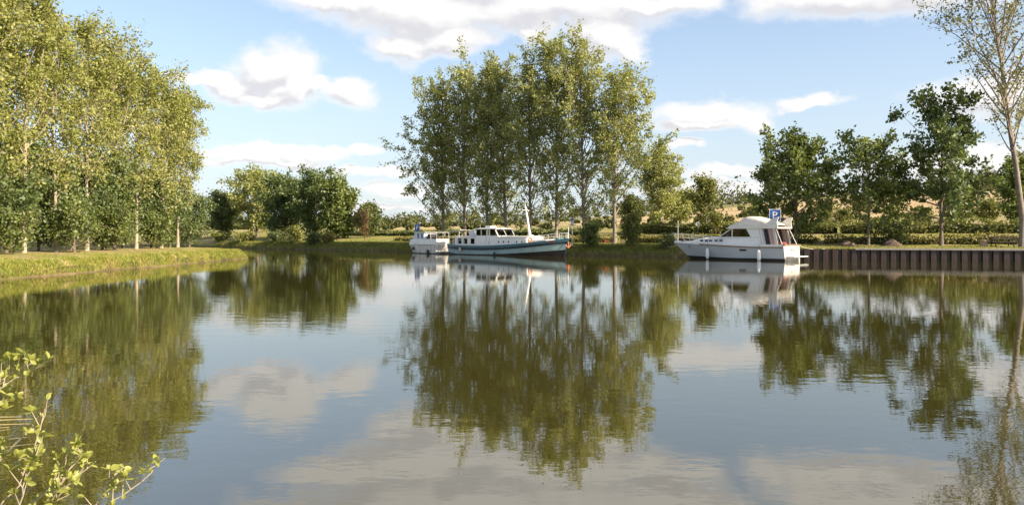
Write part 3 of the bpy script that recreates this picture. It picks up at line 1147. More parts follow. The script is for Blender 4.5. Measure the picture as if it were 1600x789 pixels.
# bushes on the bank between barge and cruiser
x, y, t = bank_px(922, .9)
bush('round_bush', 'dark round bush on the bank beside the barge bow', (x, y, .55), 0, 'maple', 2.7, 1.25, 4200, .20, 201, None, sig=.16)
x, y, t = bank_px(985, .9)
tree('tall_bush', 'tall leafy bush on the bank, right of the pale poplar foot', 'shrub', (x, y, .45), 0, 'hedge', 'bark', .22, None, seed=202, H=5.8, cb=.04, Rad=1.55, shape=sh_round, nl=44, ang=45,
     rt=.08, nleaf=6000, sig=.2)
x, y, t = bank_px(1042, .8)
bush('low_bush', 'low weedy bush at the water just left of the cruiser bow', (x, y, .35), 0, 'maple', 1.7, .9, 1300, .17, 203, None, sig=.14)
x, y, t = bank_px(1400, 7.0)
bush('low_bush', 'low green bush behind the right earth heap on the quay', (x, y, gz(x, y)), 0, 'maple', 1.5, 1.3, 1500, .18, 204, None, sig=.16)
x, y, t = bank_px(1118, 20)
bush('low_bush', 'yellowish bush at the foot of the small oval tree', (x, y, gz(x, y)), 0, 'lime', 2.4, 1.0, 1400, .2, 205, None, sig=.16)

# --- hedges along the terraces


def hedge(name, label, t0, t1, s, w, h, lm, n, ls, seed, group, sink=0.0):
    rng = np.random.default_rng(seed)
    xm, ym = bank((t0 + t1) / 2, s)
    o = thing(name, label, 'hedge', (xm, ym, gz(xm, ym)), 0, group)
    zc = gz(xm, ym)
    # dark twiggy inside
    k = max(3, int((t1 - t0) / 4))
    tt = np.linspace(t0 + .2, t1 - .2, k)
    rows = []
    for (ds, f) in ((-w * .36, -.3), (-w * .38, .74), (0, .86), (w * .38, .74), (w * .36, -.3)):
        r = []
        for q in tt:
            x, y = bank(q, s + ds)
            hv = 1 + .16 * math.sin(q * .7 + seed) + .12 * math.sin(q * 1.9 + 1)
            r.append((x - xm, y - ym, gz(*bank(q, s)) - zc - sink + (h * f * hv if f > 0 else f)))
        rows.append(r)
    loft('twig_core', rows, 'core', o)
    T = rng.uniform(t0, t1, n)
    hv = 1 + .16 * np.sin(T * .7 + seed) + .12 * np.sin(T * 1.9 + 1) + .10 * np.sin(T * 4.7)
    a = rng.uniform(0, 1, n)
    top = a < w / (w + 2 * h)
    front = (~top) & (rng.uniform(0, 1, n) < .7)
    S = np.where(top, rng.uniform(-w / 2, w / 2, n), np.where(front, -w / 2, w / 2))
    Z = np.where(top, h * hv, h * hv * rng.uniform(0, 1, n))
    S = S + rng.normal(0, .16, n)
    Z = Z + rng.normal(0, .07, n) + np.where(top, np.abs(rng.normal(0, .16, n)), 0)
    q = bank_v(T, s + S)
    g = right_z(*bank_v(T, np.full(n, s)).T)
    P = np.column_stack([q[:, 0] - xm, q[:, 1] - ym, g - zc - sink + Z])
    link('foliage', leaves('foliage', P, ls, rng), lm, o)
    return o


HG = 'hedges along the terraces'
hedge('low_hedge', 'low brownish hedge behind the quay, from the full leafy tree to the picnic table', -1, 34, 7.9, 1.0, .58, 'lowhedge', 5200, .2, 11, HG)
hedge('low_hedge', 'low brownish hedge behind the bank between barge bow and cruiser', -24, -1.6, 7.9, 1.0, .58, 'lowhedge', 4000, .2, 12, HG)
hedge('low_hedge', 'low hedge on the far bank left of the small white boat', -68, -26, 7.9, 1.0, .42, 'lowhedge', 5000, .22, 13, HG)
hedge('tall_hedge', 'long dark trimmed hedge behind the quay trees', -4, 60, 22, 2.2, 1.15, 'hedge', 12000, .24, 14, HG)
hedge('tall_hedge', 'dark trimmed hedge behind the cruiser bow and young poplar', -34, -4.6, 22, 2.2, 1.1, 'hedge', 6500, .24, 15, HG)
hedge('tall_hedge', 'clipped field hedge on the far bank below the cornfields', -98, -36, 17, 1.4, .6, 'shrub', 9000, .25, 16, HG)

# lit bushes and small trees scattered on the slope behind the right hedge
sl = [(1318, 60, 2.3), (1395, 75, 2.8), (1445, 60, 2.2), (1500, 80, 3.8), (1545, 62, 3.0), (1290, 85, 3.0), (1175, 80, 3.2), (1060, 75, 6.5)]
slab = ['bush on the slope seen between the full leafy tree and the open-crowned tree', 'bush on the slope right of the open-crowned tree', 'bush on the slope left of the tallest dark tree trunk',
        'large sunlit bush on the slope above the picnic table', 'yellow-green bush on the slope left of the right edge poplar', 'bush on the slope just right of the full leafy tree',
        'bush on the slope above the cruiser cabin', 'grey-green tree behind the hedge, left of the small oval tree']
sb = None
for i, (px, s, h) in enumerate(sl):
    x, y, t = bank_px(px, s)
    z = gz(x, y)
    if sb is None:
        sb = bush('slope_bush', slab[i], (x, y, z), 0, 'hedge', 5.0, 3.2, 3200, .42, 220, 'bushes on the slope behind the hedge', sig=.35)
        sb.scale = (h / 5, h / 5, h / 5)
    else:
        copy_tree(sb, slab[i], (x, y, z), i * 1.4, (h / 4.6, h / 4.6, h / 5))


# far woods and field hedgerows: one mass
def far_wood():
    rng = np.random.default_rng(5)
    P = []

    SZ = []

    def clump(x, y, h, r, n, ls):
        z = gz(x, y)
        d = rand_unit(rng, n)
        rr = r * rng.uniform(.55, 1.0, (n, 1)) * (1 + .25 * np.sin(d[:, :1] * 5 + x))
        q = d * rr * np.array([1, 1, h / (2 * r)]) + np.array([x, y, z + h * .5])
        P.append(q)
        SZ.append(np.full((n, 1), ls))
    # wooded skyline
    for i in range(560):
        a = rng.uniform(-.75, .85)
        dist = rng.uniform(560, 820)
        x, y = dist * math.sin(a), dist * math.cos(a)
        if (np.array([x, y]) - B0) @ BN < 80:
            continue
        h = rng.uniform(7, 13)
        clump(x, y, h, h * rng.uniform(.45, .7), 85, 1.7)
    for i in range(70):
        a = rng.uniform(.42, .72)
        dist = rng.uniform(260, 520)
        x, y = dist * math.sin(a), dist * math.cos(a)
        h = rng.uniform(4, 9)
        clump(x, y, h, h * rng.uniform(.5, .75), 190, .0040 * dist)
    # hedgerows between the fields
    for s in (52, 118, 190, 285, 400):
        t = -420 - s
        while t < 330:
            t += rng.uniform(3, 8) * (1 + s / 250)
            hgt = rng.uniform(1.2, 2.2)
            if rng.uniform() < .10 + s / 2200:
                hgt = rng.uniform(5, 9)
            x, y = bank(t, s + rng.normal(0, 1.2) + .05 * t)
            if (np.array([x, y]) - B0) @ BN < 45 or y < 20:
                continue
            dd = math.hypot(x, y)
            l_ = min(1.7, .0042 * dd)
            clump(x, y, hgt, max(hgt * .55, 1.8), int(min(420, 55 * (1.7 / l_) ** 1.3)), l_)
    P = np.concatenate(P)
    o = link('far_woodland', leaves('far_woodland', P, np.concatenate(SZ), rng), 'far')
    tag(o, 'far woods and field hedgerows along the low hills', 'woodland', kind='stuff')


far_wood()


# woodland behind the left spit, closing the view between the trunks
def left_wood():
    rng = np.random.default_rng(6)
    P = []
    for i in range(46):
        x = rng.uniform(-75, -46)
        y = 42 + (-x - 30) * rng.uniform(.2, 1.6) + rng.uniform(0, 16)
        h = rng.uniform(4, 6.5)
        d = rand_unit(rng, 420)
        q = d * h * .5 * rng.uniform(.5, 1.0, (420, 1)) * np.array([1.15, 1.15, 1]) + np.array([x, y, 1.2 + h * .48])
        P.append(q)
    o = link('left_thicket', leaves('left_thicket', np.concatenate(P), .5, rng), 'shrub')
    tag(o, 'dark thicket filling the gaps behind the left bank poplars', 'thicket', kind='stuff')


left_wood()


# grass
def grass():
    rng = np.random.default_rng(9)
    # right bank
    n = 92000
    T = rng.uniform(-112, 40, n)
    S = np.abs(rng.gamma(1.5, 1.6, n)) * 1.0
    S = np.where((np.arange(n) < 32000) & (T < -1), rng.uniform(.05, 1.6, n), S)
    S = np.where(T > -1, np.maximum(S, .55), S - .1)
    q = bank_v(T, S)
    z = right_z(q[:, 0], q[:, 1])
    k = (z > .12) & (S < 8.0)
    q, z, S, T = q[k], z[k], S[k], T[k]
    H = rng.uniform(.10, .32, len(z)) * np.where(T > -1, .45, 1.0) * np.where(S < 1.2, 1.5, .8)
    o = link('bank_grass', blades_mesh('bank_grass', np.column_stack([q, z - .02]), H, rng, .035), 'grass')
    tag(o, 'rough grass along the mooring bank', 'grass', kind='stuff')
    # taller tufts right at the water
    # left bank
    n = 90000
    seg = rng.integers(40, 168, n)
    u = rng.uniform(0, 1, (n, 1))
    E = LE[seg] * (1 - u) + LE[seg + 1] * u
    I = LI[seg] * (1 - u) + LI[seg + 1] * u
    kk = np.clip(np.abs(rng.gamma(1.1, .15, (n, 1))) - .01, .0, 1.0)
    q = E + (I - E) * kk
    prof = [(-0.25, -1.2), (-0.05, -0.35), (0.0, 0.10), (0.03, 0.42), (0.09, 0.70), (0.2, 0.86), (0.4, 0.98), (0.7, 1.06), (1.0, 1.10)]
    z = np.interp(kk[:, 0], [a for a, b in prof], [b for a, b in prof])
    H = rng.uniform(.05, .15, n) * np.where(kk[:, 0] < .15, 1.3, .75) * (1 + .6 * vnoise(q[:, 0] * .9, q[:, 1] * .9, 3) + .4 * vnoise(q[:, 0] * 3, q[:, 1] * 2.6, 5))
    # ragged overhanging tufts along the edge
    n2 = 26000
    seg2 = rng.integers(40, 168, n2)
    u2 = rng.uniform(0, 1, (n2, 1))
    E2 = LE[seg2] * (1 - u2) + LE[seg2 + 1] * u2
    I2 = LI[seg2] * (1 - u2) + LI[seg2 + 1] * u2
    keep = vnoise(E2[:, 1] * 1.7, E2[:, 1] * 2.9, 2) + rng.normal(0, .35, n2) > -.1
    k2 = rng.uniform(.0, .12, (n2, 1))
    q2 = (E2 + (I2 - E2) * k2)[keep]
    z2 = (np.interp(k2[:, 0], [a for a, b in prof], [b for a, b in prof]) + .08)[keep]
    q, z = np.concatenate([q, q2]), np.concatenate([z, z2])
    H = np.concatenate([H, rng.uniform(.06, .24, len(z2))])
    o = link('towpath_grass', blades_mesh('towpath_grass', np.column_stack([q, z - .02]), np.clip(H, .05, .5), rng, .022), 'grass_sun')
    tag(o, 'sunlit grass on the left bank', 'grass', kind='stuff')
    # near bank, mostly below the picture
    n = 6000
    x = rng.uniform(-9, 9, n)
    y = rng.uniform(.5, 3.4, n)
    o = link('near_grass', blades_mesh('near_grass', np.column_stack([x, y, np.full(n, .55)]), rng.uniform(.05, .2, n), rng, .008), 'grass')
    tag(o, 'grass on the bank at the viewer\'s feet', 'grass', kind='stuff')


grass()

# ------------------------------------------------------------------ sheet pile quay


def quay():
    x0, y0 = bank(0, 0)
    rz = math.atan2(BD2[1], BD2[0])
    w = thing('quay_wall', 'rusty brown sheet pile quay wall right of the cruiser', 'quay wall', (x0, y0, 0), rz)
    # local x along the bank, local +y inland
    pm = MB()
    pm.prism([(0.0, .10), (.11, .10), (.20, -.12), (.60, -.12), (.69, .10), (.80, .10), (.80, .16), (.66, .16), (.57, -.06), (.23, -.06), (.14, .16), (0, .16)], -1.2, .96, 'z')
    me = None
    rnd = random.Random(3)
    for i in range(52):
        if me is None:
            o = pm.build('sheet_pile', 'pile', w)
            me = o.data
        else:
            o = bpy.data.objects.new('sheet_pile', me)
            COL.objects.link(o)
            o.parent = w
        o.location = (-.9 + i * .803, .02 + rnd.uniform(-.012, .012), rnd.uniform(-.02, .015))
    MB().box((22.5, .06, 1.035), (36.2, .52, .14), bev=.02).build('capping_beam', 'cap', w)
    MB().box((1.9, .16, .99), (4.9, .30, .06)).build('edge_kerb', 'oldwood', w)


quay()

# ------------------------------------------------------------------ boats


def hull_fn(L, hb, sheer, rake_b=1.0, rake_s=0.0, zk=-.45, flare_mid=.9, flare_bow=.25, bow_from=.6):
    def S(u, z, side):
        sh = sheer(u)
        k = min(1, max(0, (z - zk) / (sh - zk)))
        fb = flare_mid + (flare_bow - flare_mid) * max(0, (u - bow_from) / (1 - bow_from)) ** 1.2
        y = hb(u) * (fb + (1 - fb) * k ** .8)
        wl = L - rake_b
        x = u * wl + rake_b * max(0, (u - .5) / .5) ** 2 * k - rake_s * max(0, 1 - u / .15) * k
        return (x, side * y, z)
    return S


def band(S, za, zb, nu=30, nv=3, u0=0.0, u1=1.0, off=0.0):
    mb = MB()
    for side in (-1, 1):
        vs, fs = [], []
        for i in range(nu + 1):
            u = u0 + (u1 - u0) * i / nu
            for j in range(nv + 1):
                z = za(u) + (zb(u) - za(u)) * j / nv
                q = S(u, z, side)
                vs.append((q[0], q[1] + side * off, q[2]))
        for i in range(nu):
            for j in range(nv):
                a = i * (nv + 1) + j
                f = (a, a + nv + 1, a + nv + 2, a + 1)
                fs.append(f if side < 0 else f[::-1])
        mb.add(vs, fs)
    return mb


def deck_mb(S, zf, nu=30, inset=.02, u0=0.0, u1=1.0):
    mb = MB()
    vs, fs = [], []
    for i in range(nu + 1):
        u = u0 + (u1 - u0) * i / nu
        for side in (-1, 1):
            q = S(u, zf(u), side)
            vs.append((q[0], q[1] * (1 - inset), q[2]))
    for i in range(nu):
        fs.append((2 * i, 2 * i + 2, 2 * i + 3, 2 * i + 1))
    return mb.add(vs, fs)


def rail_tube(S, zf, r, u0=0.0, u1=1.0, nu=30, off=.03):
    mb = MB()
    for side in (-1, 1):
        pts = []
        for i in range(nu + 1):
            u = u0 + (u1 - u0) * i / nu
            q = S(u, zf(u), side)
            pts.append((q[0], q[1] + side * off, q[2]))
        mb.tube(pts, r, 6)
    return mb


def fender(parent, x, y, ztop, zbot, r, m, hang):
    h = ztop - zbot
    prof = [(0.02, h), (r * .45, h * .97), (r * .85, h * .88), (r, h * .74), (r, h * .26), (r * .85, h * .12), (r * .45, h * .03), (0.02, 0)]
    f = MB().lathe(prof, (x, y, zbot), 12).build('fender', m, parent, smooth=True)
    MB().tube([(x, y, ztop - .02), (x, y * .985, hang)], .012, 4).build('fender_rope', 'rubber', f)


def pane(parent, name, poly, m, frame=None, fr=.035, mframe='white'):
    """a flat window pane from 3D corners, with a raised frame"""
    P = [Vector(q) for q in poly]
    n = (P[1] - P[0]).cross(P[2] - P[0]).normalized()
    mb = MB()
    k = len(P)
    mb.add([q + n * .006 for q in P] + [q - n * .006 for q in P], [tuple(range(k)), tuple(range(2 * k - 1, k - 1, -1))] + [(i, i + k, (i + 1) % k + k, (i + 1) % k) for i in range(k)])
    o = mb.build(name, m, parent)
    if frame:
        f = MB()
        for i in range(k):
            a, b = P[i], P[(i + 1) % k]
            f.tube([a + n * .004, b + n * .004], fr / 2, 4)
        f.build('window_frame', mframe, o)
    return o


def build_barge():
    x, y = 6.2, 83.0
    L = 18.0
    rz = math.atan2(BD[1], BD[0])
    bx, by = x - BD[0] * L, y - BD[1] * L
    b = thing('dutch_barge', 'teal and white Dutch barge with a leaning white mast', 'boat', (bx, by, 0), rz)

    def hb(u):
        if u < .12:
            return 2.0 * math.sqrt(max(0.004, 1 - (1 - u / .12) ** 2)) * .96 + .03
        if u > .70:
            return 2.0 * max(0.015, 1 - ((u - .70) / .30) ** 2.3)
        return 2.0 if u > .2 else 1.95 + .05 * (u - .12) / .08

    def sheer(u):
        return 1.06 + .20 * max(0, (.25 - u) / .25) ** 1.6 + .86 * max(0, (u - .35) / .65) ** 1.9
    S = hull_fn(L, hb, sheer, rake_b=.9, rake_s=.5, flare_mid=.94, flare_bow=.35)

    def boot(u):
        return .10 + .62 * max(0, (u - .42) / .58) ** 1.5 + .45 * max(0, (.14 - u) / .14) ** 1.5

    def b1(u):
        return max(sheer(u) - .46 - .02 * u, boot(u) + .02)

    def b2(u):
        return sheer(u) - .19 - .05 * u
    band(S, lambda u: -.5, lambda u: .045).build('hull_bottom', 'rust', b, True)
    band(S, lambda u: .045, boot).build('boot_top', 'black', b, True)
    band(S, boot, b1).build('hull_side', 'paleteal', b, True)
    band(S, b1, b2).build('navy_stripe', 'navy', b, True)
    band(S, b2, sheer).build('bulwark', 'teal', b, True)
    rail_tube(S, sheer, .045).build('gunwale', 'teal', b, True)
    rail_tube(S, lambda u: b1(u) + .02, .05, off=.02).build('rubbing_strake', 'navy', b, True)
    deck_mb(S, lambda u: sheer(u) - .22).build('deck', 'cream', b)
    MB().tube([S(1, z, 1) for z in (-.3, .3, .9, 1.5, 1.95)], [.07, .07, .07, .07, .05], 6).build('stem_post', 'navy', b)
    # long white deckhouse
    W = 1.52
    house = MB().prism([(-W, .75), (W, .75), (W * .97, 2.10), (0, 2.19), (-W * .97, 2.10)], 1.7, 13.2, 'x')
    house.build('deckhouse', 'white', b)
    MB().prism([(-W - .06, 2.085), (W + .06, 2.085), (W + .04, 2.15), (0, 2.235), (-W - .04, 2.15)], 1.6, 5.25, 'x').build('aft_roof', 'cream', b)
    MB().prism([(-W - .06, 2.085), (W + .06, 2.085), (W + .04, 2.15), (0, 2.235), (-W - .04, 2.15)], 8.85, 13.32, 'x').build('fore_roof', 'cream', b)
    for cx in (2.55, 3.55, 4.75):
        for sd in (-1, 1):
            ww, z0, z1 = .34, 1.27, 1.93
            yy = sd * (W * .985 + .005)
            y1 = sd * (W * .975 + .005)
            pl = [(cx - ww, yy, z0), (cx + ww, yy, z0), (cx + ww, y1, z1), (cx - ww, y1, z1)]
            if sd > 0:
                pl = pl[::-1]
            MB().box((cx, sd * (W * .98 - .03), 1.6), (.70, .09, .68)).build('window_recess', 'void', b)
            o = pane(b, 'window', [(q[0], q[1] + sd * .012, q[2]) for q in pl], 'smoked', True, .05, 'whitemetal')
    for cx in (8.9, 9.7, 10.5, 11.7, 12.5, 12.95):
        for sd in (-1, 1):
            prt = MB()
            yy = sd * (W * .98)
            rot = Matrix.Rotation(0, 3, 'X')
            prt.torus((cx, yy, 1.55), .12, .025, rot, 14, 6)
            o = prt.build('porthole', 'steel', b, True)
            d = MB()
            d.add([(cx + .12 * math.cos(k * PI / 6), yy + sd * .012, 1.55 + .12 * math.sin(k * PI / 6)) for k in range(12)], [tuple(range(12))])
            d.build('porthole_glass', 'void', o)
    MB().box((6.9, -W * .985 - .01, 1.55), (.03, .03, .95)).box((7.5, -W * .985 - .01, 1.55), (.03, .03, .95)).box((7.35, -W * .985 - .02, 1.5), (.05, .05, .16)).build('side_door_trim', 'steel', b)
    # wheelhouse: sill wall, pillars, roof and real panes
    wa, wf, wt = 5.2, 8.8, 8.35
    Ww = 1.45
    z0, z1 = 2.12, 3.0
    wh = thing_part('wheelhouse', b)
    MB().prism([(-Ww, 2.08), (Ww, 2.08), (Ww, 2.26), (-Ww, 2.26)], wa, wf, 'x').build('sill', 'white', wh)
    roof = MB().prism([(-Ww - .16, z1), (Ww + .16, z1), (Ww + .12, z1 + .09), (0, z1 + .2), (-Ww - .12, z1 + .09)], wa - .2, wt + .25, 'x').build('roof', 'cream', wh)
    MB().box((6.2, .1, z1 + .28), (.9, 1.1, .26), bev=.05).build('roof_hatch', 'white', wh)
    MB().tube([(5.4, -.9, z1 + .1), (5.4, -.9, z1 + .5)], .02, 5).build('aerial', 'whitemetal', wh)
    for sd in (-1, 1):
        for xx in (wa + .05, 6.1, 7.0, 7.45):
            MB().box((xx, sd * (Ww - .04), 2.63), (.11, .09, .76)).build('pillar', 'white', wh)
        MB().tube([(wf - .06, sd * (Ww - .05), 2.26), (wt - .06, sd * (Ww - .05), z1)], .07, 6).build('pillar', 'white', wh)
    MB().tube([(wf - .05, 0, 2.26), (wt - .05, 0, z1)], .06, 6).build('pillar', 'white', wh)
    for yy in (-.7, .7):
        MB().box((wa + .05, yy, 2.63), (.1, .1, .76)).build('pillar', 'white', wh)
    for sd in (-1, 1):
        for (xa, xb) in ((wa + .1, 6.05), (6.15, 6.95), (7.5, None)):
            if xb is None:
                q = [(xa, sd * (Ww - .03), 2.28), (wf - .14, sd * (Ww - .03), 2.28), (wt - .12, sd * (Ww - .03), z1 - .02), (xa, sd * (Ww - .03), z1 - .02)]
            else:
                q = [(xa, sd * (Ww - .03), 2.28), (xb, sd * (Ww - .03), 2.28), (xb, sd * (Ww - .03), z1 - .02), (xa, sd * (Ww - .03), z1 - .02)]
            pane(wh, 'side_pane', q, 'glass')
    for (ya, yb) in ((-Ww + .12, -.06), (.06, Ww - .12)):
        pane(wh, 'windscreen_pane', [(wf - .04, ya, 2.28), (wf - .04, yb, 2.28), (wt - .04, yb, z1 - .02), (wt - .04, ya, z1 - .02)], 'glass')
    MB().torus((7.9, 0, 2.3), .33, .03, Matrix.Rotation(PI / 2, 3, 'Z'), 18, 6).build('steering_wheel', 'wood', wh)
    MB().box((8.25, 0, 2.25), (.4, 1.6, .3), bev=.05).build('dashboard', 'wood', wh)
    # foredeck hatch, life ring, mast
    MB().prism([(-1.1, 1.1), (1.1, 1.1), (1.05, 1.78), (0, 1.86), (-1.05, 1.78)], 13.35, 15.6, 'x').build('fore_hatch', 'cream', b)
    MB().torus((13.27, -.95, 1.72), .29, .075, Matrix.Rotation(PI / 2, 3, 'Z'), 22, 8).build('life_ring', 'orange', b, True)
    m = MB().tube([(12.5, 0, 1.6), (12.3, 0, 2.6), (11.95, 0, 4.4), (11.6, 0, 6.0)], [.15, .155, .12, .05], 10).build('mast', 'white', b, True)
    MB().tube([(11.77, -.62, 5.12), (11.74, 0, 5.16), (11.77, .62, 5.12)], .035, 6).build('crosstree', 'white', m)
    MB().box((12.5, 0, 2.25), (.5, .42, .16), bev=.03).build('tabernacle', 'white', m)
    MB().tube([(11.6, 0, 5.95), (17.6, 0, 1.95)], .008, 3).tube([(11.75, -.6, 5.1), (10.9, -1.85, 1.25)], .007, 3).tube([(11.75, .6, 5.1), (10.9, 1.85, 1.25)], .007, 3).build('rigging', 'steel', m)
    # bow rail
    for sd in (-1, 1):
        us = [.76, .83, .90, .955, .99]
        top = []
        for u in us:
            q = S(u, sheer(u), sd)
            yy = q[1] * .93
            MB().tube([(q[0], yy, q[2] - .05), (q[0], yy, q[2] + .68)], .02, 5).build('stanchion', 'whitemetal', b)
            top.append((q[0], yy, q[2] + .68))
        MB().tube(top, .022, 5).build('bow_rail', 'whitemetal', b)
        MB().tube([(q[0], q[1], q[2] - .33) for q in top], .014, 4).build('bow_rail', 'whitemetal', b)
    MB().tube([(17.75, .1, 1.7), (17.8, .1, 3.2)], .035, 6).build('bow_staff', 'whitemetal', b)
    MB().box((16.7, 0, 1.78), (.7, .7, .42), bev=.06).tube([(16.7, -.55, 1.9), (16.7, .55, 1.9)], .14, 8).build('windlass', 'teal', b)
    MB().tube([(17.93, -.12, 1.62), (17.98, -.14, .95)], .045, 6).tube([(17.80, -.42, 1.22), (17.98, -.14, .93), (17.98, .2, 1.22)], .05, 6).build('anchor', 'orange', b)
    MB().box((16.35, -S(.905, 1.62, 1)[1] - .0, 1.60), (.9, .02, .13), Matrix.Rotation(R(13), 3, 'Z')).build('name_board', 'redwood', b)
    # aft deck shelter
    fr = MB()
    for xx, hh in ((.35, 2.75), (2.1, 2.95)):
        for yy in (-1.15, 1.15):
            fr.tube([(xx, yy, .9 if xx < 1 else 1.9), (xx, yy, hh)], .025, 5)
    fr.tube([(.35, -1.15, 2.0), (2.1, -1.15, 2.25)], .018, 4).tube([(.35, 1.15, 2.0), (2.1, 1.15, 2.25)], .018, 4).tube([(.35, -1.15, 2.0), (.35, 1.15, 2.0)], .018, 4)
    fr.build('shelter_frame', 'whitemetal', b)
    MB().prism([(.15, 2.70), (1.2, 2.86), (2.4, 2.93), (2.4, 2.97), (1.2, 2.91), (.15, 2.75)], -1.3, 1.3, 'y').build('shelter_awning', 'canvas', b)
    MB().box((3.4, .15, 2.52), (1.0, .9, .62), bev=.04).build('deck_locker', 'palecover', b)
    MB().lathe([(.02, .5), (.3, .46), (.46, .3), (.5, 0)], (4.55, -.35, 2.22), 12).build('folded_cover', 'canvas', b, True)
    for u in (.11, .16, .22):
        q = S(u, sheer(u), -1)
        MB().tube([(q[0], q[1] * .95, q[2] - .05), (q[0], q[1] * .95, q[2] + .62)], .018, 5).build('stanchion', 'whitemetal', b)
    q0, q1, q2 = [S(u, sheer(u), -1) for u in (.11, .16, .22)]
    MB().tube([(q[0], q[1] * .95, q[2] + .62) for q in (q0, q1, q2)], .018, 5).build('aft_rail', 'whitemetal', b)
    fender(b, 3.3, -2.22, .85, .30, .15, 'pinkcloth', 1.1)
    fender(b, 8.9, -2.18, .40, -.06, .14, 'rubber', 1.0)
    # tiller and rudder
    MB().box((-.45, 0, .35), (.6, .07, 1.3)).tube([(-.3, 0, .9), (-.3, 0, 1.5), (.9, 0, 1.62)], .045, 6).build('rudder', 'navy', b)


def thing_part(name, parent):
    """a part that groups sub-parts is a mesh of its own: its floor plate"""
    return MB().box((7.0, 0, 2.105), (3.5, 2.7, .02)).build(name, 'wood', parent)


build_barge()


def build_cruiser():
    L = 12.0
    sx, sy = 25.2, 68.9
    rz = math.atan2(-BD[1], -BD[0])
    c = thing('motor_cruiser', 'grey and white motor cruiser with a covered flybridge', 'boat', (sx, sy, 0), rz)

    def hb(u):
        if u < .45:
            return 1.78 + .12 * u / .45
        return 1.90 * max(.012, 1 - ((u - .45) / .55) ** 2.4)

    def sheer(u):
        return 1.20 + .36 * max(0, (u - .25) / .75) ** 1.5
    S = hull_fn(L, hb, sheer, rake_b=2.3, rake_s=-.12, flare_mid=.90, flare_bow=.10, bow_from=.5)

    def boot(u):
        return .20 + .10 * max(0, (u - .6) / .4)
    band(S, lambda u: -.45, boot).build('hull_bottom', 'black', c, True)
    band(S, boot, sheer, nv=5).build('hull_side', 'greyblue', c, True)
    band(S, sheer, lambda u: sheer(u) + .19 * min(1, 1.2 - u * .25), nv=2).build('deck_edge', 'white', c, True)
    rail_tube(S, sheer, .055, u0=0, u1=.80).build('rubbing_rail', 'wood', c, True)
    rail_tube(S, lambda u: sheer(u) + .01, .035, u0=.80, u1=1.0, nu=12).build('bow_rubbing_rail', 'white', c, True)

    def dk(u):
        return sheer(u) + .17 * min(1, 1.2 - u * .25)
    deck_mb(S, dk, u0=.24).build('foredeck', 'white', c)
    deck_mb(S, lambda u: .72, u0=0, u1=.26, nu=8).build('cockpit_floor', 'wood', c)
    # transom with platform, ladder and lettering
    t = MB()
    pts = [S(0, z, 1) for z in (-.4, .2, .7, 1.20, 1.39)]
    vs = [(q[0] - .01, q[1], q[2]) for q in pts] + [(q[0] - .01, -q[1], q[2]) for q in pts]
    n = len(pts)
    t.add(vs, [(i, i + 1, n + i + 1, n + i) for i in range(n - 1)])
    tr = t.build('transom', 'transom', c)
    lt = MB()
    yy = .50
    for i, gl in enumerate(['| |-', '|=', '|-|', '|_', '|-']):
        y0 = yy - i * .22
        lt.box((-.03, y0, .98), (.012, .035, .17))
        if i % 2 == 0:
            lt.box((-.03, y0 - .10, .98), (.012, .035, .17))
        lt.box((-.03, y0 - .06, 1.045 if i % 3 else .98), (.012, .09, .03))
        if i in (1, 3):
            lt.box((-.03, y0 - .06, .91), (.012, .09, .03))
    lt.build('stern_lettering', 'darkcloth', tr)
    MB().box((-.42, 0, .38), (.75, 3.1, .06), bev=.02).build('swim_platform', 'whitemetal', c)
    MB().tube([(-.1, 1.25, 1.3), (-.12, 1.25, -.25)], .02, 5).tube([(-.1, .95, 1.3), (-.12, .95, -.25)], .02, 5).tube([(-.11, 1.25, .2), (-.11, .95, .2)], .015, 4).tube([(-.11, 1.25, .6), (-.11, .95, .6)], .015, 4).build('boarding_ladder', 'steel', c)
    MB().box((0.14, 0, 1.42), (.34, 3.62, .07), bev=.02).build('stern_coaming', 'wood', c)
    for sd in (-1, 1):
        MB().box((1.5, sd * 1.72, 1.42), (2.5, .2, .07), bev=.02).build('side_coaming', 'cream', c)
    # raised coachroof with portlights
    co = []
    for xx, hw, zt in ((9.9, .45, 1.72), (9.2, .85, 1.90), (8.2, 1.2, 2.02), (6.2, 1.5, 2.10), (2.4, 1.56, 2.10)):
        co.append([(xx, -hw, 1.30), (xx, -hw * .96, zt - .06), (xx, -hw * .85, zt), (xx, 0, zt + .06), (xx, hw * .85, zt), (xx, hw * .96, zt - .06), (xx, hw, 1.30)])
    cr = loft('coachroof', co, 'white', c, smooth=False)
    MB().prism([(-.45, 1.3), (.45, 1.3), (.40, 1.70), (0, 1.76), (-.40, 1.70)], 9.87, 9.93, 'x').build('coachroof_nose', 'white', c)
    for xx in (8.4, 7.85, 7.4, 6.75, 6.25):
        hw = float(np.interp(xx, [6.2, 8.2, 9.2], [1.5, 1.2, .85]))
        for sd in (-1, 1):
            an = math.atan2(.3, 2.0) if xx > 6.2 else 0
            o = MB().box((xx, sd * (hw * .985), 1.78), (.34, .05, .16), Matrix.Rotation(-sd * an, 3, 'Z'), bev=.04).build('portlight', 'void', c)
    # saloon cabin: windscreen, side windows, white quarter panel
    Wc, z0, z1 = 1.5, 2.08, 2.88
    sill = MB().prism([(-Wc, z0 - .02), (Wc, z0 - .02), (Wc, z0 + .05), (-Wc, z0 + .05)], 2.5, 6.5, 'x').build('cabin_sill', 'white', c)
    pil = MB()
    for sd in (-1, 1):
        pil.tube([(6.45, sd * (Wc - .05), z0), (5.25, sd * (Wc - .12), z1)], .05, 6)
        pil.box((5.12, sd * (Wc - .07), (z0 + z1) / 2), (.09, .07, z1 - z0))
    pil.tube([(6.5, 0, z0), (5.3, 0, z1)], .045, 6)
    pil.build('cabin_pillars', 'white', c)
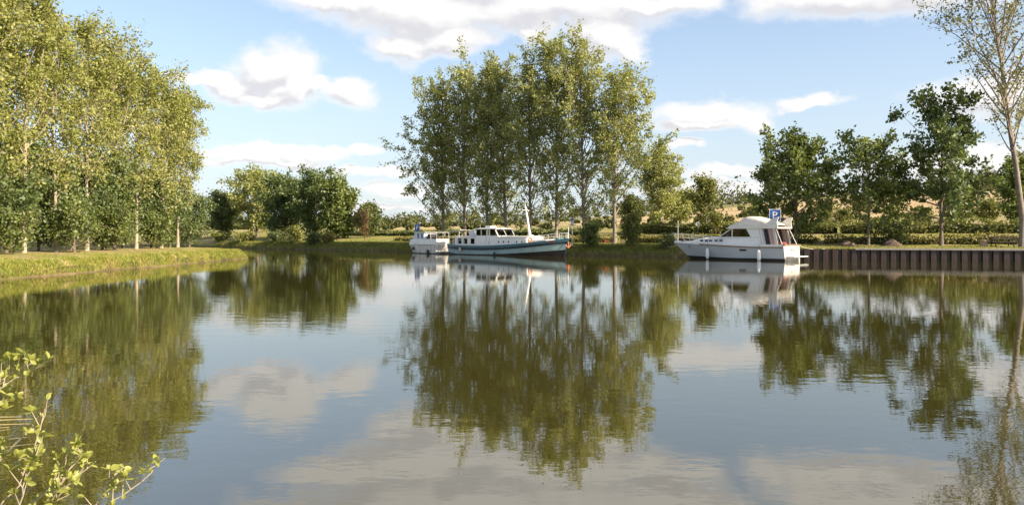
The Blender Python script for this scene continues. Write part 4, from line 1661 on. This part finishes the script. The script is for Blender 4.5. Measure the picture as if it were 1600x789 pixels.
    for sd in (-1, 1):
        ya, yb = sd * (Wc - .02), sd * (Wc - .09)
        pane(c, 'side_window', [(6.30, ya, z0 + .06), (5.18, ya, z0 + .06), (5.18, yb, z1 - .04)], 'smoked')
        pane(c, 'side_window', [(5.06, ya, z0 + .06), (3.3, ya, z0 + .06), (3.72, yb, z1 - .02), (5.06, yb, z1 - .02)], 'smoked')
        q = MB()
        q.prism([(3.28, z0 + .03), (2.45, z0 - .70), (1.9, z0 - .70), (2.25, z1), (3.74, z1)], sd * (Wc - .06), sd * (Wc + .0), 'y')
        q.build('quarter_panel', 'white', c)
    for (ya, yb) in ((-Wc + .1, -.05), (.05, Wc - .1)):
        pane(c, 'windscreen_pane', [(6.46, ya, z0 + .05), (6.46, yb, z0 + .05), (5.28, yb * .95, z1 - .02), (5.28, ya * .95, z1 - .02)], 'smoked')
    MB().box((4.3, 0, 1.75), (3.4, 2.6, .04)).box((3.6, -.9, 2.05), (1.2, .5, .5), bev=.08).box((5.6, .5, 2.1), (.5, .9, .4), bev=.06).build('saloon_interior', 'wood', c)
    # curtains at the open cockpit end
    cur = [(2.28, 1.98, 'darkcloth'), (1.98, 1.84, 'paleclothe'), (1.84, 1.42, 'darkcloth'), (1.42, 1.0, 'pinkcloth'), (.98, .72, 'paleclothe')]
    for (xa, xb, m) in cur:
        for sd in (1, -1):
            w = MB()
            vs, fs = [], []
            k = 7
            for i in range(k):
                f = i / (k - 1)
                for j, zz in enumerate((1.40, z1 - .02)):
                    sh = (0.35 if zz > 2 else 0) * 1.0
                    vs.append((xa + (xb - xa) * f + (.28 if j else 0), sd * (Wc - .03 + .04 * math.sin(f * 9)), zz))
            for i in range(k - 1):
                fs.append((2 * i, 2 * i + 2, 2 * i + 3, 2 * i + 1))
            w.add(vs, fs).build('curtain', m, c)
    MB().box((.62, .9, 1.42), (.7, .9, .5), bev=.12).build('seat_cover', 'redcloth', c)
    # flybridge: deck, coaming, cover, wings, rail
    fb = MB()
    fb.prism([(.75, z1), (5.55, z1), (5.75, z1 + .07), (5.3, z1 + .13), (.70, z1 + .13)], -Wc - .12, Wc + .12, 'y')
    fly = fb.build('flybridge_deck', 'cream', c)
    for sd in (-1, 1):
        w = MB()
        w.prism([(5.5, z1 + .12), (5.2, z1 + .36), (4.3, z1 + .50), (3.4, z1 + .42), (2.4, z1 + .36), (1.85, z1 + .40), (1.15, z1 + .97), (.64, z1 + 1.02), (.80, z1 + .58), (.72, z1 + .12)],
                sd * (Wc + .02), sd * (Wc + .10), 'y')
        w.build('flybridge_coaming', 'cream', fly)
    cov = []
    for xx, zt, hw in ((5.3, .30, 1.2), (4.7, .62, 1.42), (4.2, 1.05, 1.3), (3.7, 1.16, 1.3), (3.0, 1.08, 1.3), (2.2, .82, 1.38), (1.5, .56, 1.42), (1.1, .36, 1.45)):
        cov.append([(xx, -hw, z1 + .14), (xx, -hw * .98, z1 + max(.2, zt * .7)), (xx, -hw * .72, z1 + zt - .03), (xx, 0, z1 + zt + .03 * math.sin(xx * 5)), (xx, hw * .72, z1 + zt - .03), (xx, hw * .98, z1 + max(.2, zt * .7)), (xx, hw, z1 + .14)])
    loft('canvas_cover', cov, 'canvas', fly)
    for sd in (-1, 1):
        MB().tube([(2.0, sd * (Wc + .05), z1 + .40), (2.1, sd * (Wc + .05), z1 + .72), (1.2, sd * (Wc + .05), z1 + .80)], .014, 5).build('flybridge_handrail', 'steel', fly)
        MB().tube([(.95, sd * (Wc - .05), z1 + .02), (.30, sd * (Wc + .12), 1.44)], .024, 5).build('roof_stay', 'whitemetal', c)
    MB().tube([(.85, -Wc - .05, z1 + 1.01), (.85, Wc + .05, z1 + 1.01)], .022, 5).build('flybridge_rail', 'steel', fly)
    MB().lathe([(.02, .34), (.10, .32), (.14, .2), (.10, .04), (.06, 0)], (5.0, .9, z1 + .3), 10).build('searchlight', 'steel', fly, True)
    # pulpit rail
    for sd in (-1, 1):
        us = [.60, .68, .76, .84, .92, .985]
        top, mids = [], []
        for i, u in enumerate(us):
            q = S(u, dk(u), sd)
            hgt = .42 + .34 * i / 5
            dx = .28 * i / 5
            yy = q[1] * .93
            MB().tube([(q[0], yy, q[2] - .03), (q[0] + dx, yy, q[2] + hgt)], .018, 5).build('stanchion', 'steel', c)
            top.append((q[0] + dx, yy, q[2] + hgt))
            mids.append((q[0] + dx * .5, yy, q[2] + hgt * .52))
        top = [(6.2, sd * 1.45, 2.12)] + top
        if sd > 0:
            top.append((12.25, 0, top[-1][2] + .02))
        else:
            top.append((12.25, 0, top[-1][2] + .02))
        MB().tube(top, .022, 5).build('pulpit_rail', 'steel', c)
        MB().tube(mids, .012, 4).build('pulpit_rail', 'steel', c)
    MB().tube([(11.6, 0, 1.6), (11.6, 0, 3.75)], .022, 5).build('bow_staff', 'whitemetal', c)
    MB().box((9.8, 0, 1.80), (.5, .5, .1), bev=.03).build('deck_hatch', 'void', c)
    MB().box((11.0, 0, 1.76), (.5, .3, .16), bev=.04).build('anchor_winch', 'oldwood', c)
    # hull vents, fenders
    for sd in (-1, 1):
        q = S(.40, .98, sd)
        MB().box((q[0], q[1] + sd * .01, .93), (.62, .05, .15)).build('hull_vent', 'void', c)
        q = S(.90, 1.2, sd)
        MB().box((q[0], q[1] + sd * .01, 1.2), (.2, .06, .09), Matrix.Rotation(-sd * .5, 3, 'Z')).build('hawse_hole', 'void', c)
    q = S(.74, .9, 1)
    fender(c, q[0], q[1] + .22, 1.08, .03, .17, 'signwhite', 1.75)
    q = S(.235, .8, 1)
    fender(c, q[0], q[1] + .19, .98, -.06, .19, 'signwhite', 1.45)


build_cruiser()


def rope(parent, a_local, b_world, sag=.25, name='mooring_rope'):
    mw = Matrix.Translation(parent.location) @ parent.rotation_euler.to_matrix().to_4x4()
    b = mw.inverted() @ Vector(b_world)
    a = Vector(a_local)
    pts = [a.lerp(b, k / 8) + Vector((0, 0, -sag * 4 * (k / 8) * (1 - k / 8))) for k in range(9)]
    MB().tube(pts, .018, 5).build(name, 'canvas', parent)


def moor():
    for o in bpy.data.objects:
        if o.name == 'dutch_barge':
            x, y, t = bank_px(905, .9)
            rope(o, (17.3, .2, 1.8), (x, y, gz(x, y) + .1))
            x, y, t = bank_px(722, .9)
            rope(o, (1.0, .9, 1.25), (x, y, gz(x, y) + .1))
        if o.name == 'motor_cruiser':
            x, y, t = bank_px(1040, 1.0)
            rope(o, (11.3, -.1, 1.75), (x, y, gz(x, y) + .1))
            x, y, t = bank_px(1292, .6)
            rope(o, (.3, -1.5, 1.45), (x, y, 1.08))


def build_small_boat():
    L = 6.4
    rz = math.atan2(-BD[1], -BD[0])
    x, y = -8.7, 96.6
    c = thing('small_cruiser', 'small weathered white cabin boat moored left of the barge stern', 'boat', (x, y, 0), rz)

    def hb(u):
        return 1.28 + .08 * u / .5 if u < .5 else 1.36 * max(.02, 1 - ((u - .5) / .5) ** 2.2)

    def sheer(u):
        return 1.12 + .16 * max(0, (u - .4) / .6) ** 1.4
    S = hull_fn(L, hb, sheer, rake_b=1.0, rake_s=0, flare_mid=.88, flare_bow=.2, bow_from=.55)
    band(S, lambda u: -.4, lambda u: .08).build('hull_bottom', 'black', c, True)
    band(S, lambda u: .08, sheer, nv=4).build('hull_side', 'hullwhite', c, True)
    rail_tube(S, sheer, .04).build('rubbing_rail', 'galv', c, True)
    deck_mb(S, lambda u: sheer(u) - .02).build('deck', 'cream', c)
    pts = [S(0, z, 1) for z in (-.3, .3, .8, 1.11)]
    n = 4
    MB().add([(q[0] - .01, q[1], q[2]) for q in pts] + [(q[0] - .01, -q[1], q[2]) for q in pts], [(i, i + 1, n + i + 1, n + i) for i in range(n - 1)]).build('transom', 'hullwhite', c)
    MB().box((-.4, 0, .22), (.7, 2.3, .08), bev=.02).build('swim_platform', 'cream', c)
    MB().prism([(-.02, 1.1), (5.2, 1.12), (4.75, 1.80), (-.02, 1.84)], -1.12, 1.12, 'y').build('cabin_side', 'white', c)
    MB().prism([(2.35, 1.82), (4.62, 1.80), (4.05, 2.62), (2.35, 2.66)], -1.05, 1.05, 'y').build('wheel_shelter', 'palecover', c)
    MB().prism([(2.1, 2.64), (4.2, 2.60), (4.2, 2.66), (2.1, 2.72)], -1.14, 1.14, 'y').build('roof', 'cream', c)
    for sd in (-1, 1):
        for (a, b_, m) in ((4.15, 3.75, 'palecover'), (3.70, 3.25, 'bluecanvas'), (2.95, 2.45, 'bluecanvas')):
            pane(c, 'covered_window', [(a + .15 if m == 'palecover' else a, sd * 1.06, 1.88), (b_, sd * 1.06, 1.88), (b_, sd * 1.06, 2.56), (a, sd * 1.06, 2.56)], m, True, .04)
    # aft frame with things below it
    fr = MB()
    for xx in (.05, 1.1, 2.2):
        for sd in (-1, 1):
            fr.tube([(xx, sd * 1.05, 1.82), (xx, sd * 1.05, 2.66)], .022, 5)
    for sd in (-1, 1):
        fr.tube([(.05, sd * 1.05, 2.66), (2.2, sd * 1.05, 2.70)], .022, 5)
    fr.tube([(.05, -1.05, 2.66), (.05, 1.05, 2.66)], .022, 5)
    fr.build('cockpit_frame', 'whitemetal', c)
    MB().box((1.65, .2, 2.15), (.7, 1.4, .62), bev=.1).build('seat_back', 'darkcloth', c)
    MB().box((.75, .3, 2.05), (.5, .5, .42), bev=.1).build('outboard_cover', 'rubber', c)
    for u in (.6, .75, .9, .99):
        for sd in (-1, 1):
            q = S(u, sheer(u), sd)
            MB().tube([(q[0], q[1] * .9, q[2]), (q[0] + .1, q[1] * .9, q[2] + .5)], .014, 4).build('stanchion', 'steel', c)
    for sd in (-1, 1):
        MB().tube([(S(u, 1.2, sd)[0] + .1, S(u, sheer(u), sd)[1] * .9, sheer(u) + .5) for u in (.6, .75, .9, .99)], .016, 4).build('pulpit_rail', 'steel', c)
    q = S(.22, .4, 1)
    fender(c, q[0], q[1] + .17, .50, -.12, .16, 'rubber', 1.1)
    q = S(.78, .7, 1)
    fender(c, q[0], q[1] + .18, .82, .42, .15, 'rubber', 1.15)


build_small_boat()
moor()

# ------------------------------------------------------------------ signs, lamp, furniture


def letter_P(w, h, st):
    """outline strokes of a capital P as a mesh in the x-z plane"""
    mb = MB()
    mb.box((-w / 2 + st / 2, 0, 0), (st, .012, h))
    k = 10
    r = h * .29
    cz = h / 2 - r
    cx = w / 2 - r
    xin = -w / 2 + st
    out = [(xin, cz + r), (cx, cz + r)] + [(cx + r * math.sin(a), cz + r * math.cos(a)) for a in np.linspace(0, PI, k)[1:-1]] + [(cx, cz - r), (xin, cz - r)]
    ri = r - st
    inn = [(xin, cz + ri), (cx, cz + ri)] + [(cx + ri * math.sin(a), cz + ri * math.cos(a)) for a in np.linspace(0, PI, k)[1:-1]] + [(cx, cz - ri), (xin, cz - ri)]
    n = len(out)
    vs = [(q[0], -.006, q[1]) for q in out] + [(q[0], -.006, q[1]) for q in inn]
    mb.add(vs, [(i, i + 1, n + i + 1, n + i) for i in range(n - 1)])
    return mb


def parking_sign(px, s, py_top, w, h, label):
    x, y, t = bank_px(px, s)
    z = gz(x, y)
    top = CAMZ + (HOR - py_top) * y / FPX
    o = thing('parking_sign', label, 'sign', (x, y, z), math.atan2(-x, y) * .6, 'blue mooring signs')
    MB().tube([(0, .04, -.3), (0, .04, top - z - .05)], .04, 8).build('post', 'galv', o)
    pl = MB().box((0, 0, top - z - h / 2), (w, .03, h)).build('plate', 'signwhite', o)
    MB().box((0, -.017, top - z - h / 2), (w * .92, .008, h * .93)).build('blue_panel', 'signblue', pl)
    l = letter_P(w * .42, h * .56, w * .105)
    lo = l.build('letter', 'signwhite', pl)
    lo.location = (0, -.030, top - z - h * .48)


parking_sign(1211, 2.2, 327, 1.06, 1.2, 'blue parking sign with a white P behind the cruiser flybridge')
parking_sign(652, 1.6, 350, .72, 1.1, 'blue parking sign with a white P beside the small white boat')

x, y, t = bank_px(894, .9)
z = gz(x, y)
lamp = thing('lamp_post', 'lantern lamp on a pale post beside the barge bow', 'lamp', (x, y, z), .5)
top = CAMZ + (HOR - 352) * y / FPX - z
MB().tube([(0, 0, -.3), (0, 0, top)], .05, 8).build('post', 'whitemetal', lamp)
MB().box((0, 0, top + .04), (.62, .62, .07), bev=.02).build('lantern_base', 'lampdark', lamp)
MB().lathe([(.20, 0), (.26, .5)], (0, 0, top + .08), 4).build('lantern_glass', 'lampglass', lamp)
MB().lathe([(.34, 0), (.30, .06), (.12, .20), (.04, .34), (.005, .36)], (0, 0, top + .58), 8).build('lantern_cap', 'lampdark', lamp)


def picnic_table(label, x, y, z, rz, m, L=1.8, group=None):
    o = thing('picnic_table', label, 'picnic table', (x, y, z), rz, group)
    for i in range(5):
        MB().box((0, -.30 + i * .15, .74), (L, .135, .045), bev=.008).build('top_plank', m, o)
    for sd in (-1, 1):
        for k in (0, 1):
            MB().box((0, sd * (.62 + k * .14), .44), (L, .13, .045), bev=.008).build('bench_plank', m, o)
    for xx in (-L * .36, L * .36):
        for sd in (-1, 1):
            MB().tube([(xx, sd * .66, -.05), (xx, sd * .22, .72)], .05, 4).build('leg', m, o)
        MB().box((xx, 0, .40), (.05, 1.55, .10)).build('cross_bearer', m, o)
    return o


x, y, t = bank_px(1566, 4.0)
pt = picnic_table('dark wooden picnic table with rail backs by the right edge poplar', x, y, gz(x, y), math.atan2(BD2[1], BD2[0]) + .1, 'oldwood', 2.0)
for sd in (-1, 1):
    MB().tube([(-.85, sd * .80, .44), (-.80, sd * .85, .92), (.80, sd * .85, .92), (.85, sd * .80, .44)], .035, 5).build('back_rail', 'oldwood', pt)
    MB().tube([(0, sd * .81, .44), (0, sd * .85, .92)], .03, 5).build('back_rail_post', 'oldwood', pt)
x, y, t = bank_px(943, 3.2)
picnic_table('small red-orange wooden table on the bank right of the dark round bush', x, y, gz(x, y) + .02, math.atan2(BD[1], BD[0]) + .2, 'redwood', 1.1)

x, y, t = bank_px(1537, 4.2)
z = gz(x, y)
st_ = thing('tree_stump', 'pale cut tree stump left of the picnic table', 'stump', (x, y, z))
MB().lathe([(.42, -.1), (.34, .1), (.30, .45), (.31, .62)], n=14).build('bark', 'stump', st_, True)
MB().lathe([(.305, .62), (.15, .635), (.01, .64)], n=14).build('cut_face', 'stump', st_)


def heap(px, s, w, h, label, seed):
    x, y, t = bank_px(px, s)
    rng = np.random.default_rng(seed)
    n, m = 18, 8
    vs = [(0, 0, h)]
    fs = []
    for j in range(1, m + 1):
        f = j / m
        for i in range(n):
            a = 2 * PI * i / n
            rr = w * f * (1 + .12 * math.sin(3 * a + seed) + .05 * rng.normal())
            vs.append((rr * math.cos(a), rr * .7 * math.sin(a), h * (1 - f ** 1.6) + .05 * rng.normal() * (f < 1) - (.1 if j == m else 0)))
    for i in range(n):
        fs.append((0, 1 + i, 1 + (i + 1) % n))
    for j in range(m - 1):
        for i in range(n):
            a, b = 1 + j * n + i, 1 + j * n + (i + 1) % n
            fs.append((a, a + n, b + n, b))
    o = MB().add(vs, fs).build('earth_heap', 'heap', None, True)
    o.location = (x, y, gz(x, y))
    o.rotation_euler = (0, 0, -.7)
    tag(o, label, 'earth heap', 'earth heaps on the quay')


heap(1322, 5.2, .85, .5, 'brown earth heap left of the open-crowned tree trunk', 1)
heap(1393, 5.2, .95, .58, 'brown earth heap right of the open-crowned tree trunk', 2)

# round road sign beyond the hedge
x, y, t = bank_px(1090.5, 20)
z = gz(x, y)
rs = thing('road_sign', 'small round white-rimmed road sign behind the cruiser bow rail', 'sign', (x, y, z), -.25)
zt = CAMZ + (HOR - 350.5) * y / FPX - z
MB().tube([(0, .03, -.2), (0, .03, zt + .2)], .03, 6).build('post', 'galv', rs)
d = MB().add([(.30 * math.cos(k * PI / 10), 0, zt + .30 * math.sin(k * PI / 10)) for k in range(20)], [tuple(range(20))]).build('disc', 'galv', rs)
MB().torus((0, -.01, zt), .26, .045, None, 22, 6).build('rim', 'signwhite', rs)
MB().box((0, -.02, zt), (.46, .012, .07), Matrix.Rotation(-.7, 3, 'Y')).build('slash', 'signwhite', rs)

# farm building far off on the hill to the right
x, y = 243.0, 330.0
z = gz(x, y)
fh = thing('farm_building', 'small pale farm building on the far slope at the right', 'building', (x, y, z), .3)
MB().prism([(-3.5, -1), (3.5, -1), (3.5, 3.0), (0, 5.0), (-3.5, 3.0)], -6, 6, 'x').build('wall', 'stone', fh)
for sd in (-1, 1):
    MB().prism([(sd * 3.9, 2.85), (0, 5.12), (0, 5.34), (sd * 3.9, 3.07)], -6.3, 6.3, 'x').build('roof_slope', 'roof', fh)

# ------------------------------------------------------------------ foreground shrub twigs, leaf by leaf


def near_shrub(name, label, base, stems, seed, nleaf, ls):
    rng = np.random.default_rng(seed)
    o = thing(name, label, 'shrub', base, 0, 'shrubs on the near bank')
    lm = bpy.data.meshes.new('leaf')
    # an oval leaf folded along its midrib
    prof = [(0, 0), (.28, .22), (.62, .27), (.9, .12), (1.0, 0)]
    vs = [(a, 0, -.03 * math.sin(a * PI)) for a, w in prof] + [(a, w, .08 * w * 3) for a, w in prof[1:-1]] + [(a, -w, .08 * w * 3) for a, w in prof[1:-1]]
    fs = [(0, 1, 5), (1, 2, 6, 5), (2, 3, 7, 6), (3, 4, 7), (0, 8, 1), (1, 8, 9, 2), (2, 9, 10, 3), (3, 10, 4)]
    lm.from_pydata(vs, [], fs)
    lm.update()
    lm.materials.append(M['near_leaf'])
    bx, by, bz = base
    segs = []
    for path in stems:
        pts = [np.array(q) - np.array(base) for q in path]
        fine = []
        for a, b in zip(pts[:-1], pts[1:]):
            for k in range(4):
                fine.append(a + (b - a) * k / 4 + rng.normal(0, .006, 3))
        fine.append(pts[-1])
        MB().tube(fine, np.linspace(.006, .0022, len(fine)), 5).build('stem', 'bark_pale', o)
        fine = np.array(fine)
        segs.append(fine)
        # side twigs
        for k in range(len(fine) // 3, len(fine) - 1):
            dr = fine[k + 1] - fine[k]
            sd = dr / np.linalg.norm(dr) * .6 + rng.normal(0, .55, 3) + np.array([0, 0, .35])
            sd = sd / np.linalg.norm(sd) * rng.uniform(.06, .16)
            tw = np.array([fine[k], fine[k] + sd * .55, fine[k] + sd])
            MB().tube(tw, [.004, .003, .002], 4).build('twig', 'bark_pale', o)
            segs.append(np.array([tw[1], tw[2], tw[2]]))
    for i in range(nleaf):
        sg = segs[rng.integers(0, len(segs))]
        u = rng.uniform(.55, 1) * (len(sg) - 1)
        k = min(int(u), len(sg) - 2)
        p = sg[k] + (sg[k + 1] - sg[k]) * (u - k)
        l = bpy.data.objects.new('leaf', lm)
        COL.objects.link(l)
        l.parent = o
        l.location = p
        l.rotation_euler = (rng.normal(0, .7), rng.normal(-.5, .5), rng.uniform(0, 2 * PI))
        s = ls * rng.uniform(.65, 1.25)
        l.scale = (s, s, s)
    return o


def at(px, py, Y):
    return ((px - 800) / FPX * Y, Y, CAMZ - (py - HOR) * Y / FPX)


b1 = (-4.35, 5.05, .25)
near_shrub('waterside_shrub', 'leafy yellow-green shrub twigs in the bottom left corner', b1, [
    [at(-60, 850, 5.0), at(30, 760, 5.1), at(60, 680, 5.15), at(72, 640, 5.2)],
    [at(-60, 860, 5.0), at(70, 770, 5.2), at(120, 690, 5.3)],
    [at(-50, 860, 4.9), at(60, 800, 5.0), at(110, 735, 5.1), at(128, 700, 5.1)],
    [at(0, 880, 4.9), at(75, 790, 5.0), at(95, 745, 5.0)],
    [at(-70, 800, 5.2), at(-10, 730, 5.3), at(25, 690, 5.35)],
    [at(-20, 880, 4.8), at(30, 790, 4.9), at(42, 730, 5.0), at(60, 705, 5.0)],
    [at(20, 880, 4.9), at(90, 775, 5.1), at(150, 720, 5.2)]], 31, 290, .058)
near_shrub('waterside_shrub', 'separate leafy sprig over the water near the bottom, right of the corner shrub', (-3.6, 4.8, .2), [
    [at(60, 850, 4.9), at(150, 800, 5.0), at(205, 765, 5.05), at(258, 715, 5.1)],
    [at(120, 820, 5.0), at(170, 770, 5.05), at(182, 735, 5.1)]], 32, 75, .055)
near_shrub('waterside_shrub', 'leafy branch reaching in from the left edge above the corner shrub', (-5.2, 5.9, .25), [
    [at(-120, 700, 6.0), at(-40, 640, 6.0), at(20, 590, 6.05), at(68, 572, 6.1)],
    [at(-110, 690, 6.0), at(-30, 615, 6.0), at(28, 575, 6.1), at(50, 566, 6.1)],
    [at(-110, 700, 6.0), at(-30, 650, 6.0), at(22, 622, 6.05)]], 33, 150, .066)
# dry stalks lying over the water
ds = thing('dry_reeds', 'dry straw stalks lying across the water at the left edge', 'reeds', at(-60, 680, 6.2), 0)
org = np.array(at(-60, 680, 6.2))
for i in range(9):
    a = np.array(at(-80, 660 + i * 7, 6.2 + .05 * i)) - org
    b_ = np.array(at(random.uniform(10, 85), 655 + i * 4 + random.uniform(-6, 6), 6.5)) - org
    MB().tube([a, (a + b_) / 2 + np.array([0, 0, .02]), b_], [.006, .005, .002], 4).build('stalk', 'straw', ds)

scene.render.engine = 'CYCLES'
scene.cycles.max_bounces = 5
scene.cycles.diffuse_bounces = 3
scene.cycles.glossy_bounces = 3
world.cycles.sampling_method = 'MANUAL'
world.cycles.sample_map_resolution = 512
scene.cycles.transparent_max_bounces = 6
scene.render.resolution_x = 1024
scene.render.resolution_y = 504
